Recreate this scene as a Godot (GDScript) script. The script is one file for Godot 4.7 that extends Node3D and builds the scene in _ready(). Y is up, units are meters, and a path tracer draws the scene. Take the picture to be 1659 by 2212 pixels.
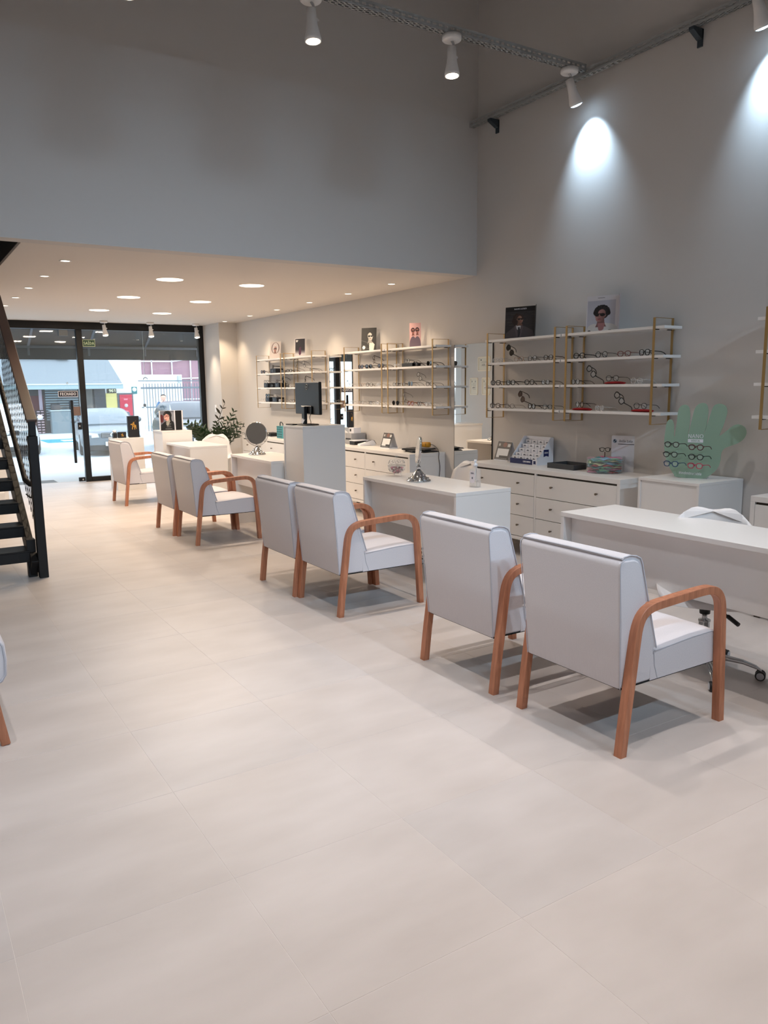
extends Node3D
# An optician's shop: x runs across the room, y up, the street lies towards -z. Units are metres.

const WX := 4.868        # face of the right-hand wall
const LX := -0.36        # face of the left-hand wall
const CY := 2.485        # low ceiling
const SZ := -6.037       # where the low ceiling begins
const FZ := -12.97       # glazed shop front
const HY := 5.2          # high ceiling
const BZ := 4.6          # back wall

# brightness: exposure, sky, and what one lamp of each kind gives
const EXPOSURE := 1.0
const SKY := 1.85
const PANEL := 1.9
const DOWN := 1.0
const HALL := 1.7      # a spotlight on the trays
const FRONT := 3.2     # how much stronger those turned to the mezzanine wall are

var mats := {}
var rng := RandomNumberGenerator.new()

# ---------------------------------------------------------------- materials
func mt(key: String, c: Color, rough := 0.6, metal := 0.0) -> StandardMaterial3D:
	if mats.has(key):
		return mats[key]
	var m := StandardMaterial3D.new()
	m.resource_name = key
	m.albedo_color = c
	m.roughness = rough
	m.metallic = metal
	mats[key] = m
	return m

func glow(key: String, c: Color, e: float) -> StandardMaterial3D:
	if mats.has(key):
		return mats[key]
	var m := mt(key, Color(0.9, 0.9, 0.9), 0.5)
	m.emission_enabled = true
	m.emission = c
	m.emission_energy_multiplier = e
	return m

func clear(key: String, c: Color, rough := 0.02) -> StandardMaterial3D:
	if mats.has(key):
		return mats[key]
	var m := mt(key, c, rough)
	m.transparency = BaseMaterial3D.TRANSPARENCY_ALPHA
	m.cull_mode = BaseMaterial3D.CULL_DISABLED
	return m

func noise_tex(freq: float, lo: Color, hi: Color, size := 256, seed_ := 1, octaves := 4) -> NoiseTexture2D:
	var n := FastNoiseLite.new()
	n.seed = seed_
	n.frequency = freq
	n.fractal_octaves = octaves
	var t := NoiseTexture2D.new()
	t.width = size
	t.height = size
	t.seamless = true
	t.noise = n
	var g := Gradient.new()
	g.set_color(0, lo)
	g.set_color(1, hi)
	t.color_ramp = g
	return t

func grainy(m: StandardMaterial3D, t: Texture2D, scale: Vector3, world := false) -> StandardMaterial3D:
	m.albedo_texture = t
	m.uv1_triplanar = true
	m.uv1_world_triplanar = world
	m.uv1_scale = scale
	return m

# ---------------------------------------------------------------- scene tree
func numbered(called: String, parent: Node) -> String:
	if not parent.has_node(NodePath(called)):
		return called
	var k := 1
	while parent.has_node(NodePath("%s_%03d" % [called, k])):
		k += 1
	return "%s_%03d" % [called, k]

func tag(o: Node, label := "", category := "", group := "", kind := "") -> Node:
	if label: o.set_meta("label", label)
	if category: o.set_meta("category", category)
	if group: o.set_meta("group", group)
	if kind: o.set_meta("kind", kind)
	return o

func thing(called: String, label: String, category: String, at := Vector3.ZERO, turn := 0.0, group := "") -> Node3D:
	var o := Node3D.new()
	o.name = numbered(called, self)
	add_child(o, true)
	o.position = at
	o.rotation.y = turn
	tag(o, label, category, group)
	return o

func put(called: String, mesh: Mesh, m: Material, parent: Node = null, xf := Transform3D()) -> MeshInstance3D:
	var p: Node = parent if parent else self
	var o := MeshInstance3D.new()
	o.name = numbered(called, p)
	o.mesh = mesh
	o.material_override = m
	o.transform = xf
	p.add_child(o, true)
	return o

func struct(called: String, mesh: Mesh, m: Material, parent: Node = null, xf := Transform3D()) -> MeshInstance3D:
	var o := put(called, mesh, m, parent, xf)
	if parent == null:
		o.set_meta("kind", "structure")
	return o

func dup(root: Node3D, at: Vector3, turn := 0.0, label := "", group := "") -> Node3D:
	var c: Node3D = root.duplicate()
	c.name = numbered(String(root.name).rstrip("0123456789").trim_suffix("_"), self)
	add_child(c, true)
	c.position = at
	c.rotation.y = turn
	if label: c.set_meta("label", label)
	if group: c.set_meta("group", group)
	return c

# ---------------------------------------------------------------- shapes
func st0(smooth := false) -> SurfaceTool:
	var st := SurfaceTool.new()
	st.begin(Mesh.PRIMITIVE_TRIANGLES)
	st.set_smooth_group(0 if smooth else -1)
	return st

func done(st: SurfaceTool) -> ArrayMesh:
	st.generate_normals()
	return st.commit()

func tri(st: SurfaceTool, a: Vector3, b: Vector3, c: Vector3) -> void:  # a, b, c run counter-clockwise seen from outside
	st.add_vertex(a)
	st.add_vertex(c)
	st.add_vertex(b)

func face_out(st: SurfaceTool, p: Array, mid: Vector3) -> void:
	var n: Vector3 = (p[1] - p[0]).cross(p[2] - p[0])
	var out: bool = n.dot(p[0] - mid) > 0.0
	for i in range(1, p.size() - 1):
		if out: tri(st, p[0], p[i], p[i + 1])
		else: tri(st, p[0], p[i + 1], p[i])

func cbox(st: SurfaceTool, lo: Vector3, hi: Vector3, b := 0.0, xf := Transform3D()) -> void:  # a box with chamfered edges
	var c := (lo + hi) / 2.0
	var h := (hi - lo) / 2.0
	b = minf(b, minf(h.x, minf(h.y, h.z)) * 0.8)
	var mid := xf * c
	var v := func(s: Vector3, axis: int) -> Vector3:
		var e := h - Vector3(b, b, b)
		e[axis] = h[axis]
		return xf * (c + s * e)
	for axis in 3:
		var u := (axis + 1) % 3
		var w := (axis + 2) % 3
		for s in [-1.0, 1.0]:
			var q := []
			for k in [[-1, -1], [1, -1], [1, 1], [-1, 1]]:
				var sg := Vector3.ZERO
				sg[axis] = s; sg[u] = k[0]; sg[w] = k[1]
				q.append(v.call(sg, axis))
			face_out(st, q, mid)
			if b > 0.0:
				for s2 in [-1.0, 1.0]:
					var a0 := Vector3.ZERO
					a0[axis] = s; a0[u] = s2; a0[w] = -1
					var a1 := a0
					a1[w] = 1
					face_out(st, [v.call(a0, axis), v.call(a1, axis), v.call(a1, u), v.call(a0, u)], mid)
	if b > 0.0:
		for sx in [-1, 1]:
			for sy in [-1, 1]:
				for sz in [-1, 1]:
					var sg := Vector3(sx, sy, sz)
					face_out(st, [v.call(sg, 0), v.call(sg, 1), v.call(sg, 2)], mid)

func box(lo: Vector3, hi: Vector3, b := 0.002) -> ArrayMesh:
	var st := st0()
	cbox(st, lo, hi, b)
	return done(st)

func loft(st: SurfaceTool, rings: Array, smooth := true, caps := true, closed := false) -> void:
	var t := PackedVector3Array()
	var n: int = rings[0].size()
	var count := rings.size() if closed else rings.size() - 1
	for i in count:
		var a: PackedVector3Array = rings[i]
		var b: PackedVector3Array = rings[(i + 1) % rings.size()]
		for j in n:
			var k := (j + 1) % n
			t.append_array([a[j], a[k], b[k], a[j], b[k], b[j]])
	var side := t.size()
	if caps and not closed:
		for e in [0, rings.size() - 1]:
			var r: PackedVector3Array = rings[e]
			var m := Vector3.ZERO
			for p in r: m += p
			m /= n
			for j in n:
				var k := (j + 1) % n
				if e == 0: t.append_array([m, r[k], r[j]])
				else: t.append_array([m, r[j], r[k]])
	var c := Vector3.ZERO
	for p in t: c += p
	c /= t.size()
	var vol := 0.0
	for i in range(0, t.size(), 3):
		vol += (t[i] - c).dot((t[i + 1] - c).cross(t[i + 2] - c))
	st.set_smooth_group(0 if smooth else -1)
	for i in range(0, t.size(), 3):
		if i == side: st.set_smooth_group(-1)
		if (t[i] - t[i + 1]).length_squared() < 1e-14 or (t[i + 1] - t[i + 2]).length_squared() < 1e-14 or (t[i] - t[i + 2]).length_squared() < 1e-14:
			continue
		if vol > 0.0: tri(st, t[i], t[i + 1], t[i + 2])
		else: tri(st, t[i], t[i + 2], t[i + 1])

func tube(st: SurfaceTool, pts: Array, r: float, n := 6, closed := false, r_end := -1.0) -> void:
	var rings := []
	var up := Vector3.UP
	var m := pts.size()
	for i in m:
		var a: Vector3 = pts[(i - 1 + m) % m] if closed or i > 0 else pts[i]
		var b: Vector3 = pts[(i + 1) % m] if closed or i < m - 1 else pts[i]
		var d := (b - a).normalized()
		if i == 0:
			up = Vector3.UP if absf(d.y) < 0.9 else Vector3.RIGHT
		var x := up.cross(d).normalized()
		if x.length() < 0.1:
			x = Vector3.FORWARD.cross(d).normalized()
		up = d.cross(x).normalized()
		var rr := r if r_end < 0.0 else lerpf(r, r_end, i / float(m - 1))
		var ring := PackedVector3Array()
		for k in n:
			var an := TAU * k / n
			ring.append(pts[i] + (x * cos(an) + up * sin(an)) * rr)
		rings.append(ring)
	loft(st, rings, true, not closed, closed)

func lathe(st: SurfaceTool, prof: Array, n := 24, xf := Transform3D(), smooth := true) -> void:  # [radius, height] pairs about y
	var rings := []
	for p in prof:
		var ring := PackedVector3Array()
		for k in n:
			var a := TAU * k / n
			ring.append(xf * Vector3(cos(a) * maxf(p[0], 1e-5), p[1], sin(a) * maxf(p[0], 1e-5)))
		rings.append(ring)
	loft(st, rings, smooth, true)

func bar(st: SurfaceTool, a: Vector3, b: Vector3, w: float, h: float, side := Vector3.ZERO, bev := 0.001) -> void:  # a bar of section w across side
	var d := b - a
	var z := d.normalized()
	var x := side
	if x == Vector3.ZERO:
		x = Vector3.UP.cross(z) if absf(z.y) < 0.95 else Vector3.RIGHT
	x = (x - z * x.dot(z)).normalized()
	var y := z.cross(x)
	cbox(st, Vector3(-w / 2, -h / 2, 0), Vector3(w / 2, h / 2, d.length()), bev, Transform3D(Basis(x, y, z), a))

func slab(st: SurfaceTool, poly: PackedVector2Array, z0: float, z1: float, xf := Transform3D()) -> void:  # an outline in x and y given a thickness
	var idx := Geometry2D.triangulate_polygon(poly)
	var ccw := not Geometry2D.is_polygon_clockwise(poly)
	var p := poly if ccw else PackedVector2Array()
	if not ccw:
		for i in poly.size(): p.append(poly[poly.size() - 1 - i])
		idx = Geometry2D.triangulate_polygon(p)
	var hi := maxf(z0, z1)
	var lo := minf(z0, z1)
	st.set_smooth_group(-1)
	for i in range(0, idx.size(), 3):
		var q := [p[idx[i]], p[idx[i + 1]], p[idx[i + 2]]]
		if (q[1] - q[0]).cross(q[2] - q[0]) < 0.0: q = [q[0], q[2], q[1]]
		tri(st, xf * Vector3(q[0].x, q[0].y, hi), xf * Vector3(q[1].x, q[1].y, hi), xf * Vector3(q[2].x, q[2].y, hi))
		tri(st, xf * Vector3(q[0].x, q[0].y, lo), xf * Vector3(q[2].x, q[2].y, lo), xf * Vector3(q[1].x, q[1].y, lo))
	for i in p.size():
		var a := p[i]
		var b := p[(i + 1) % p.size()]
		var a0 := xf * Vector3(a.x, a.y, lo)
		var b0 := xf * Vector3(b.x, b.y, lo)
		var a1 := xf * Vector3(a.x, a.y, hi)
		var b1 := xf * Vector3(b.x, b.y, hi)
		tri(st, a0, b0, b1)
		tri(st, a0, b1, a1)

func ext(pts: Array, z0: float, z1: float, xf := Transform3D()) -> ArrayMesh:
	var st := st0()
	slab(st, PackedVector2Array(pts), z0, z1, xf)
	return done(st)

func curve2(pts: Array, per := 6, closed := false) -> Array:  # a smooth line through points
	var o := []
	var n := pts.size()
	for i in (n if closed else n - 1):
		var p0 = pts[(i - 1 + n) % n] if closed or i > 0 else pts[i]
		var p1 = pts[i]
		var p2 = pts[(i + 1) % n]
		var p3 = pts[(i + 2) % n] if closed or i < n - 2 else pts[(i + 1) % n]
		for k in per:
			o.append(p1.cubic_interpolate(p2, p0, p3, k / float(per)))
	if not closed: o.append(pts[n - 1])
	return o

func text_on(called: String, words: String, size: float, m: Material, parent: Node, xf: Transform3D, font := "Droid Sans", bold := false, squeeze := 1.0) -> void:
	var f := SystemFont.new()
	f.font_names = PackedStringArray([font])
	f.font_weight = 700 if bold else 400
	var t := TextMesh.new()
	t.text = words
	t.font = f
	t.font_size = 48
	t.pixel_size = size / 48.0 * 1.35     # size is about the height of a capital
	t.depth = 0.001
	t.curve_step = 1.5
	put(called, t, m, parent, xf * Transform3D(Basis.from_scale(Vector3(squeeze, 1, 1)), Vector3.ZERO))

func facing(normal: Vector3, at: Vector3) -> Transform3D:  # local +z looks along normal, +y stays up
	var z := normal.normalized()
	var x := Vector3.UP.cross(z).normalized()
	return Transform3D(Basis(x, z.cross(x), z), at)

# ---------------------------------------------------------------- prints: small computed pictures
func canvas(w: int, h: int, c: Color) -> Image:
	var im := Image.create(w, h, false, Image.FORMAT_RGB8)
	im.fill(c)
	return im

func oval(im: Image, cx: float, cy: float, rx: float, ry: float, c: Color, tilt := 0.0) -> void:
	var r := ceili(maxf(rx, ry))
	for y in range(maxi(0, int(cy) - r), mini(im.get_height(), int(cy) + r + 1)):
		for x in range(maxi(0, int(cx) - r), mini(im.get_width(), int(cx) + r + 1)):
			var p := Vector2(x + 0.5 - cx, y + 0.5 - cy).rotated(-tilt)
			if (p.x / rx) ** 2 + (p.y / ry) ** 2 <= 1.0: im.set_pixel(x, y, c)

func shape(im: Image, pts: Array, c: Color) -> void:
	var p := PackedVector2Array(pts)
	var lo := p[0]
	var hi := p[0]
	for q in p:
		lo = lo.min(q)
		hi = hi.max(q)
	for y in range(maxi(0, int(lo.y)), mini(im.get_height(), int(hi.y) + 2)):
		for x in range(maxi(0, int(lo.x)), mini(im.get_width(), int(hi.x) + 2)):
			if Geometry2D.is_point_in_polygon(Vector2(x + 0.5, y + 0.5), p): im.set_pixel(x, y, c)

func printed(key: String, im: Image, rough := 0.45) -> StandardMaterial3D:
	var m := mt(key, Color.WHITE, rough)
	m.albedo_texture = ImageTexture.create_from_image(im)
	m.texture_repeat = false
	return m

func sheet(w: float, h: float, d := 0.003) -> ArrayMesh:  # a print of real thickness, picture on +z, foot at y = 0
	var st := SurfaceTool.new()
	st.begin(Mesh.PRIMITIVE_TRIANGLES)
	st.set_smooth_group(-1)
	var c := [Vector3(-w / 2, 0, d), Vector3(w / 2, 0, d), Vector3(w / 2, h, d), Vector3(-w / 2, h, d)]
	var uv := [Vector2(0, 1), Vector2(1, 1), Vector2(1, 0), Vector2(0, 0)]
	for k in [0, 2, 1, 0, 3, 2]:
		st.set_uv(uv[k])
		st.add_vertex(c[k])
	st.set_uv(Vector2(0.01, 0.01))
	var b := []
	for q in c: b.append(q - Vector3(0, 0, d))
	tri(st, b[0], b[2], b[1])
	tri(st, b[0], b[3], b[2])
	for k in 4:
		var n := (k + 1) % 4
		tri(st, b[k], b[n], c[n])
		tri(st, b[k], c[n], c[k])
	return done(st)

# ---------------------------------------------------------------- the room
func eye() -> void:
	var yaw := deg_to_rad(32.116)
	var pitch := deg_to_rad(-9.248)
	var roll := deg_to_rad(-0.68)
	var fwd := Vector3(sin(yaw) * cos(pitch), sin(pitch), -cos(yaw) * cos(pitch))
	var right := Vector3(cos(yaw), 0, sin(yaw))
	var up := right.cross(fwd)
	var cam := Camera3D.new()
	cam.name = "camera"
	cam.fov = 66.76
	cam.near = 0.05
	cam.far = 200.0
	cam.transform = Transform3D(Basis(right * cos(roll) + up * sin(roll), up * cos(roll) - right * sin(roll), -fwd), Vector3(0, 1.46, 0))
	add_child(cam)
	cam.current = true
	var e := Environment.new()
	e.background_mode = Environment.BG_SKY
	var sky := Sky.new()
	var sm := ProceduralSkyMaterial.new()
	sm.sky_top_color = Color(0.86, 0.93, 1.0)
	sm.sky_horizon_color = Color(0.93, 0.97, 1.0)
	sm.ground_bottom_color = Color(0.5, 0.5, 0.5)
	sm.ground_horizon_color = Color(0.8, 0.82, 0.84)
	sm.sky_energy_multiplier = SKY
	sky.sky_material = sm
	e.sky = sky
	e.tonemap_mode = Environment.TONE_MAPPER_LINEAR
	e.tonemap_exposure = EXPOSURE
	e.sdfgi_enabled = true
	e.ssao_enabled = true
	e.ssil_enabled = true
	var we := WorldEnvironment.new()
	we.name = "world"
	we.environment = e
	add_child(we)

func spot(called: String, at: Vector3, to: Vector3, c: Color, e: float, angle: float, size := 0.025, soft := 1.0) -> void:
	var l := SpotLight3D.new()
	l.name = numbered(called, self)
	add_child(l, true)
	l.position = at
	l.look_at_from_position(at, to, Vector3.RIGHT if absf((to - at).normalized().y) > 0.98 else Vector3.UP)
	l.light_color = c
	l.light_energy = e
	l.spot_angle = angle
	l.spot_angle_attenuation = soft
	l.spot_attenuation = 2.0
	l.spot_range = 25.0
	l.light_size = size
	l.shadow_enabled = true

func area(called: String, at: Vector3, w: float, h: float, c: Color, e: float) -> void:  # shines straight down
	var l := AreaLight3D.new()
	l.name = numbered(called, self)
	add_child(l, true)
	l.position = at
	l.rotation.x = -PI / 2
	l.area_size = Vector2(w, h)
	l.light_color = c
	l.light_energy = e
	l.area_range = 25.0
	l.area_attenuation = 2.0
	l.shadow_enabled = true

func room() -> void:
	var wall := mt("wall paint", Color(0.80, 0.785, 0.77), 0.85)
	var white := mt("ceiling paint", Color(0.85, 0.82, 0.79), 0.9)
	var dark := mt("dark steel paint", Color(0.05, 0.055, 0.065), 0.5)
	# floor of square porcelain tiles
	var fl := struct("floor", box(Vector3(LX - 0.2, -0.15, FZ - 0.2), Vector3(WX + 0.2, -0.0008, BZ + 0.2), 0), mt("grout", Color(0.87, 0.84, 0.82), 0.9))
	var tone := [Color(0.83, 0.80, 0.785), Color(0.825, 0.795, 0.78), Color(0.835, 0.805, 0.79), Color(0.82, 0.795, 0.785)]
	var tm := []
	var nt := noise_tex(0.006, Color(0.93, 0.925, 0.92), Color(1, 1, 1), 512, 5, 5)
	for k in 4:
		var m := mt("porcelain %d" % k, tone[k], 0.42)
		grainy(m, nt, Vector3(0.35, 0.5, 0.9), true)
		tm.append(m)
	var s := 0.603
	var tiles := {}
	for i in range(-3, 7):
		for j in range(-10, 21):
			var x0 := maxf(1.344 + s * i, LX)
			var x1 := minf(1.344 + s * (i + 1), WX)
			var z0 := maxf(-7.479 + s * j, FZ + 0.0)
			var z1 := minf(-7.479 + s * (j + 1), BZ)
			if x1 - x0 < 0.02 or z1 - z0 < 0.02: continue
			var sz := Vector2(snappedf(x1 - x0, 0.001), snappedf(z1 - z0, 0.001))
			if not tiles.has(sz):
				tiles[sz] = box(Vector3(-sz.x / 2 + 0.0008, -0.012, -sz.y / 2 + 0.0008), Vector3(sz.x / 2 - 0.0008, 0, sz.y / 2 - 0.0008), 0.0004)
			put("tile", tiles[sz], tm[rng.randi() % 4], fl, Transform3D(Basis(), Vector3((x0 + x1) / 2, 0, (z0 + z1) / 2)))
	struct("wall_right", box(Vector3(WX, -0.1, FZ - 0.2), Vector3(WX + 0.2, HY + 0.1, BZ + 0.2), 0), wall)
	struct("wall_left", box(Vector3(LX - 0.2, -0.1, FZ - 0.2), Vector3(LX, HY + 0.1, BZ + 0.2), 0), wall)
	struct("wall_back", box(Vector3(LX, -0.1, BZ), Vector3(WX, HY + 0.1, BZ + 0.2), 0), wall)
	struct("wall_mezzanine", box(Vector3(LX, CY, SZ - 0.15), Vector3(WX, HY + 0.1, SZ), 0), wall)
	struct("wall_front", box(Vector3(LX - 0.2, CY, FZ - 0.2), Vector3(WX + 0.2, 3.6, FZ), 0), wall)
	struct("wall_pier", box(Vector3(4.572, 0, FZ - 0.1), Vector3(WX, CY, -12.2), 0), wall)
	struct("ceiling", box(Vector3(LX, HY, SZ), Vector3(WX, HY + 0.15, BZ), 0), mt("high ceiling paint", Color(0.72, 0.71, 0.70), 0.9))
	struct("ceiling_low", box(Vector3(0.89, CY, FZ), Vector3(WX, CY + 0.12, SZ - 0.15), 0), white)
	struct("ceiling_low", box(Vector3(LX, CY, FZ), Vector3(0.89, CY + 0.12, -9.9), 0), white)
	# the dark stairwell above the opening
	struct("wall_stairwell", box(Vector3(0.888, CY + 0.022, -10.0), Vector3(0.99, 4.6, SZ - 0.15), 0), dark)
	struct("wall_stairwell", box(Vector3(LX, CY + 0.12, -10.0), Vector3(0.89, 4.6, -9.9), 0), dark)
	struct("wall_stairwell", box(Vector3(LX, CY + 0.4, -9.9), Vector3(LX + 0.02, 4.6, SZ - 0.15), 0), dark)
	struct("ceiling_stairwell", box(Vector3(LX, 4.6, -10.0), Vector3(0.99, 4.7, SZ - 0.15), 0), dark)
	shopfront()

func shopfront() -> void:
	var black := mt("black aluminium", Color(0.035, 0.035, 0.045), 0.4, 0.2)
	var glass := clear("window glass", Color(0.9, 0.97, 0.98, 0.05))
	var st := st0()
	cbox(st, Vector3(LX, 2.37, FZ - 0.06), Vector3(4.572, CY, FZ + 0.03), 0.004)
	cbox(st, Vector3(4.485, 0, FZ - 0.06), Vector3(4.572, 2.37, FZ + 0.03), 0.004)
	cbox(st, Vector3(2.535, 0, FZ - 0.06), Vector3(2.625, 2.37, FZ + 0.03), 0.004)
	cbox(st, Vector3(2.625, 0, FZ - 0.05), Vector3(4.485, 0.075, FZ + 0.03), 0.004)
	cbox(st, Vector3(0.75, 0, FZ - 0.05), Vector3(0.83, 2.37, FZ + 0.03), 0.004)
	cbox(st, Vector3(LX, 0, FZ - 0.05), Vector3(0.75, 0.075, FZ + 0.03), 0.004)
	struct("trim_1", done(st), black)
	var w1 := struct("window_1", box(Vector3(2.62, 0.07, FZ - 0.02), Vector3(3.56, 2.375, FZ - 0.012), 0), glass)
	put("pane", box(Vector3(3.562, 0.07, FZ - 0.02), Vector3(4.49, 2.375, FZ - 0.012), 0), glass, w1)
	struct("window_2", box(Vector3(LX, 0.07, FZ - 0.02), Vector3(0.755, 2.375, FZ - 0.012), 0), glass)
	var d := struct("door_1", box(Vector3(0.84, 0.012, FZ - 0.018), Vector3(2.525, 2.36, FZ - 0.008), 0), glass)
	var st2 := st0()
	cbox(st2, Vector3(2.375, 0.31, FZ + 0.03), Vector3(2.415, 1.29, FZ + 0.055), 0.006)
	cbox(st2, Vector3(2.385, 0.45, FZ - 0.01), Vector3(2.405, 0.48, FZ + 0.04), 0)
	cbox(st2, Vector3(2.385, 1.12, FZ - 0.01), Vector3(2.405, 1.15, FZ + 0.04), 0)
	put("pull_handle", done(st2), black, d)
	var st3 := st0()
	cbox(st3, Vector3(2.43, 0.012, FZ - 0.03), Vector3(2.525, 0.075, FZ + 0.015), 0.004)
	put("lock_plate", done(st3), black, d)
	var st4 := st0()
	cbox(st4, Vector3(2.47, 0.83, FZ - 0.03), Vector3(2.53, 0.94, FZ + 0.015), 0.004)
	put("lock_case", done(st4), black, d)
	var st5 := st0(true)
	lathe(st5, [[0.0, 0.0], [0.014, 0.0], [0.014, 0.006], [0.0, 0.006]], 14, Transform3D(Basis(Vector3.RIGHT, PI / 2), Vector3(2.497, 0.885, FZ + 0.014)))
	lathe(st5, [[0.0, 0.0], [0.014, 0.0], [0.014, 0.006], [0.0, 0.006]], 14, Transform3D(Basis(Vector3.RIGHT, PI / 2), Vector3(2.49, 0.04, FZ + 0.014)))
	put("lock_cylinder", done(st5), mt("bright steel", Color(0.8, 0.8, 0.8), 0.25, 1.0), d)
	put("closer_box", box(Vector3(2.29, 2.27, FZ - 0.005), Vector3(2.42, 2.36, FZ + 0.03), 0.003), mt("closer grey", Color(0.5, 0.52, 0.53), 0.5), d)
	var pp := put("notice_paper", box(Vector3(2.42, 1.05, FZ - 0.008), Vector3(2.53, 1.19, FZ - 0.005), 0), mt("kraft", Color(0.55, 0.46, 0.42), 0.9), d)
	pp.set_meta("label", "brown paper notice taped on the glass door")
	# hanging signs
	var s1 := thing("closed_sign", "dark FECHADO sign hanging by a cord from a suction hook on the glass door", "sign", Vector3(2.36, 1.34, FZ + 0.004))
	put("board", box(Vector3(-0.145, 0, 0), Vector3(0.145, 0.092, 0.005), 0.001), mt("sign white", Color(0.9, 0.88, 0.9), 0.5), s1)
	put("panel", box(Vector3(-0.137, 0.008, 0.005), Vector3(0.137, 0.084, 0.0065), 0), mt("sign navy", Color(0.09, 0.08, 0.16), 0.5), s1)
	text_on("lettering", "FECHADO", 0.045, mt("letter white", Color(0.93, 0.93, 0.95), 0.5), s1, Transform3D(Basis(), Vector3(0, 0.046, 0.0075)), "Droid Sans", true, 0.86)
	var st6 := st0(true)
	tube(st6, [Vector3(-0.06, 0.09, 0.003), Vector3(0.0, 0.21, 0.004), Vector3(0.06, 0.09, 0.003)], 0.0012, 5)
	put("cord", done(st6), mt("cord grey", Color(0.75, 0.8, 0.82), 0.6), s1)
	var st7 := st0(true)
	lathe(st7, [[0.0, 0.0], [0.018, 0.0], [0.012, 0.008], [0.0, 0.012]], 14, Transform3D(Basis(Vector3.RIGHT, PI / 2), Vector3(0, 0.21, 0)))
	put("suction_cup", done(st7), clear("cup", Color(0.9, 0.95, 0.97, 0.45)), s1)
	var s2 := thing("exit_sign", "green SAÍDA exit sign stuck at the top of the shop window by the post", "sign", Vector3(2.725, 2.115, FZ + 0.001))
	put("board", box(Vector3(-0.095, 0, -0.012), Vector3(0.095, 0.105, 0.0), 0.001), mt("exit cream", Color(0.75, 0.79, 0.62), 0.5), s2)
	put("panel", box(Vector3(-0.085, 0.01, 0.0), Vector3(0.085, 0.095, 0.0015), 0), mt("exit green", Color(0.08, 0.27, 0.20), 0.5), s2)
	text_on("lettering", "SAÍDA", 0.046, mt("exit letters", Color(0.83, 0.9, 0.74), 0.5), s2, Transform3D(Basis(), Vector3(0, 0.05, 0.0025)), "Droid Sans", true, 0.88)
	# alarm cable hanging inside the glass
	var st8 := st0(true)
	tube(st8, [Vector3(3.56, 2.37, FZ + 0.012), Vector3(3.562, 1.9, FZ + 0.012), Vector3(3.565, 1.62, FZ + 0.012)], 0.003, 5)
	var cb := thing("hanging_hook", "thin white cable with a hook hanging from the window top onto the glass", "cable", Vector3.ZERO)
	put("cord", done(st8), mt("cord grey", Color(0.75, 0.8, 0.82), 0.6), cb)
	var st9 := st0(true)
	tube(st9, curve2([Vector3(3.53, 1.6, FZ + 0.014), Vector3(3.545, 1.625, FZ + 0.014), Vector3(3.565, 1.632, FZ + 0.014), Vector3(3.59, 1.625, FZ + 0.014), Vector3(3.6, 1.605, FZ + 0.014)], 4), 0.006, 6)
	put("hook", done(st9), mt("hook grey", Color(0.45, 0.48, 0.52), 0.4), cb)
	var sw := thing("light_switch", "white light switch plate on the pier beside the shop window", "switch", Vector3(4.572, 1.06, -12.48))
	put("plate", box(Vector3(-0.008, 0, -0.04), Vector3(0.0, 0.115, 0.04), 0.002), mt("switch white", Color(0.92, 0.91, 0.9), 0.4), sw)
	put("rocker", box(Vector3(-0.012, 0.035, -0.014), Vector3(-0.007, 0.08, 0.014), 0.001), mt("switch white", Color(0.92, 0.91, 0.9), 0.4), sw)

# ---------------------------------------------------------------- lamps
func round_panel(at: Vector3, label: String) -> void:
	var t := thing("ceiling_light", label, "ceiling light", at, 0.0, "large round ceiling lights under the low ceiling")
	var st := st0(true)
	lathe(st, [[0.124, 0.0], [0.131, -0.002], [0.135, 0.004], [0.124, 0.004]], 40)
	put("trim_ring", done(st), mt("lamp white", Color(0.92, 0.91, 0.9), 0.4), t)
	var st2 := st0(true)
	lathe(st2, [[0.0, 0.003], [0.124, 0.003], [0.124, -0.0015], [0.0, -0.0015]], 40)
	put("diffuser", done(st2), glow("panel glow", Color(1.0, 0.93, 0.84), 4.0), t)
	area("panel_light", at - Vector3(0, 0.012, 0), 0.2, 0.2, Color(1.0, 0.91, 0.81), PANEL)

func downlight(at: Vector3, label: String, group: String) -> void:
	var t := thing("downlight", label, "ceiling light", at, 0.0, group)
	var st := st0(true)
	lathe(st, [[0.034, 0.002], [0.036, -0.004], [0.048, -0.003], [0.048, 0.002]], 24)
	put("trim_ring", done(st), mt("lamp white", Color(0.92, 0.91, 0.9), 0.4), t)
	var st2 := st0(true)
	lathe(st2, [[0.0, 0.003], [0.034, 0.003], [0.034, -0.003], [0.0, -0.003]], 24)
	put("lens", done(st2), glow("downlight glow", Color(1.0, 0.94, 0.85), 4.0), t)
	spot("downlight_beam", at - Vector3(0, 0.012, 0), at + Vector3(0.0, -2.0, 0), Color(1.0, 0.89, 0.75), DOWN, 48.0, 0.03, 0.8)

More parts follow.
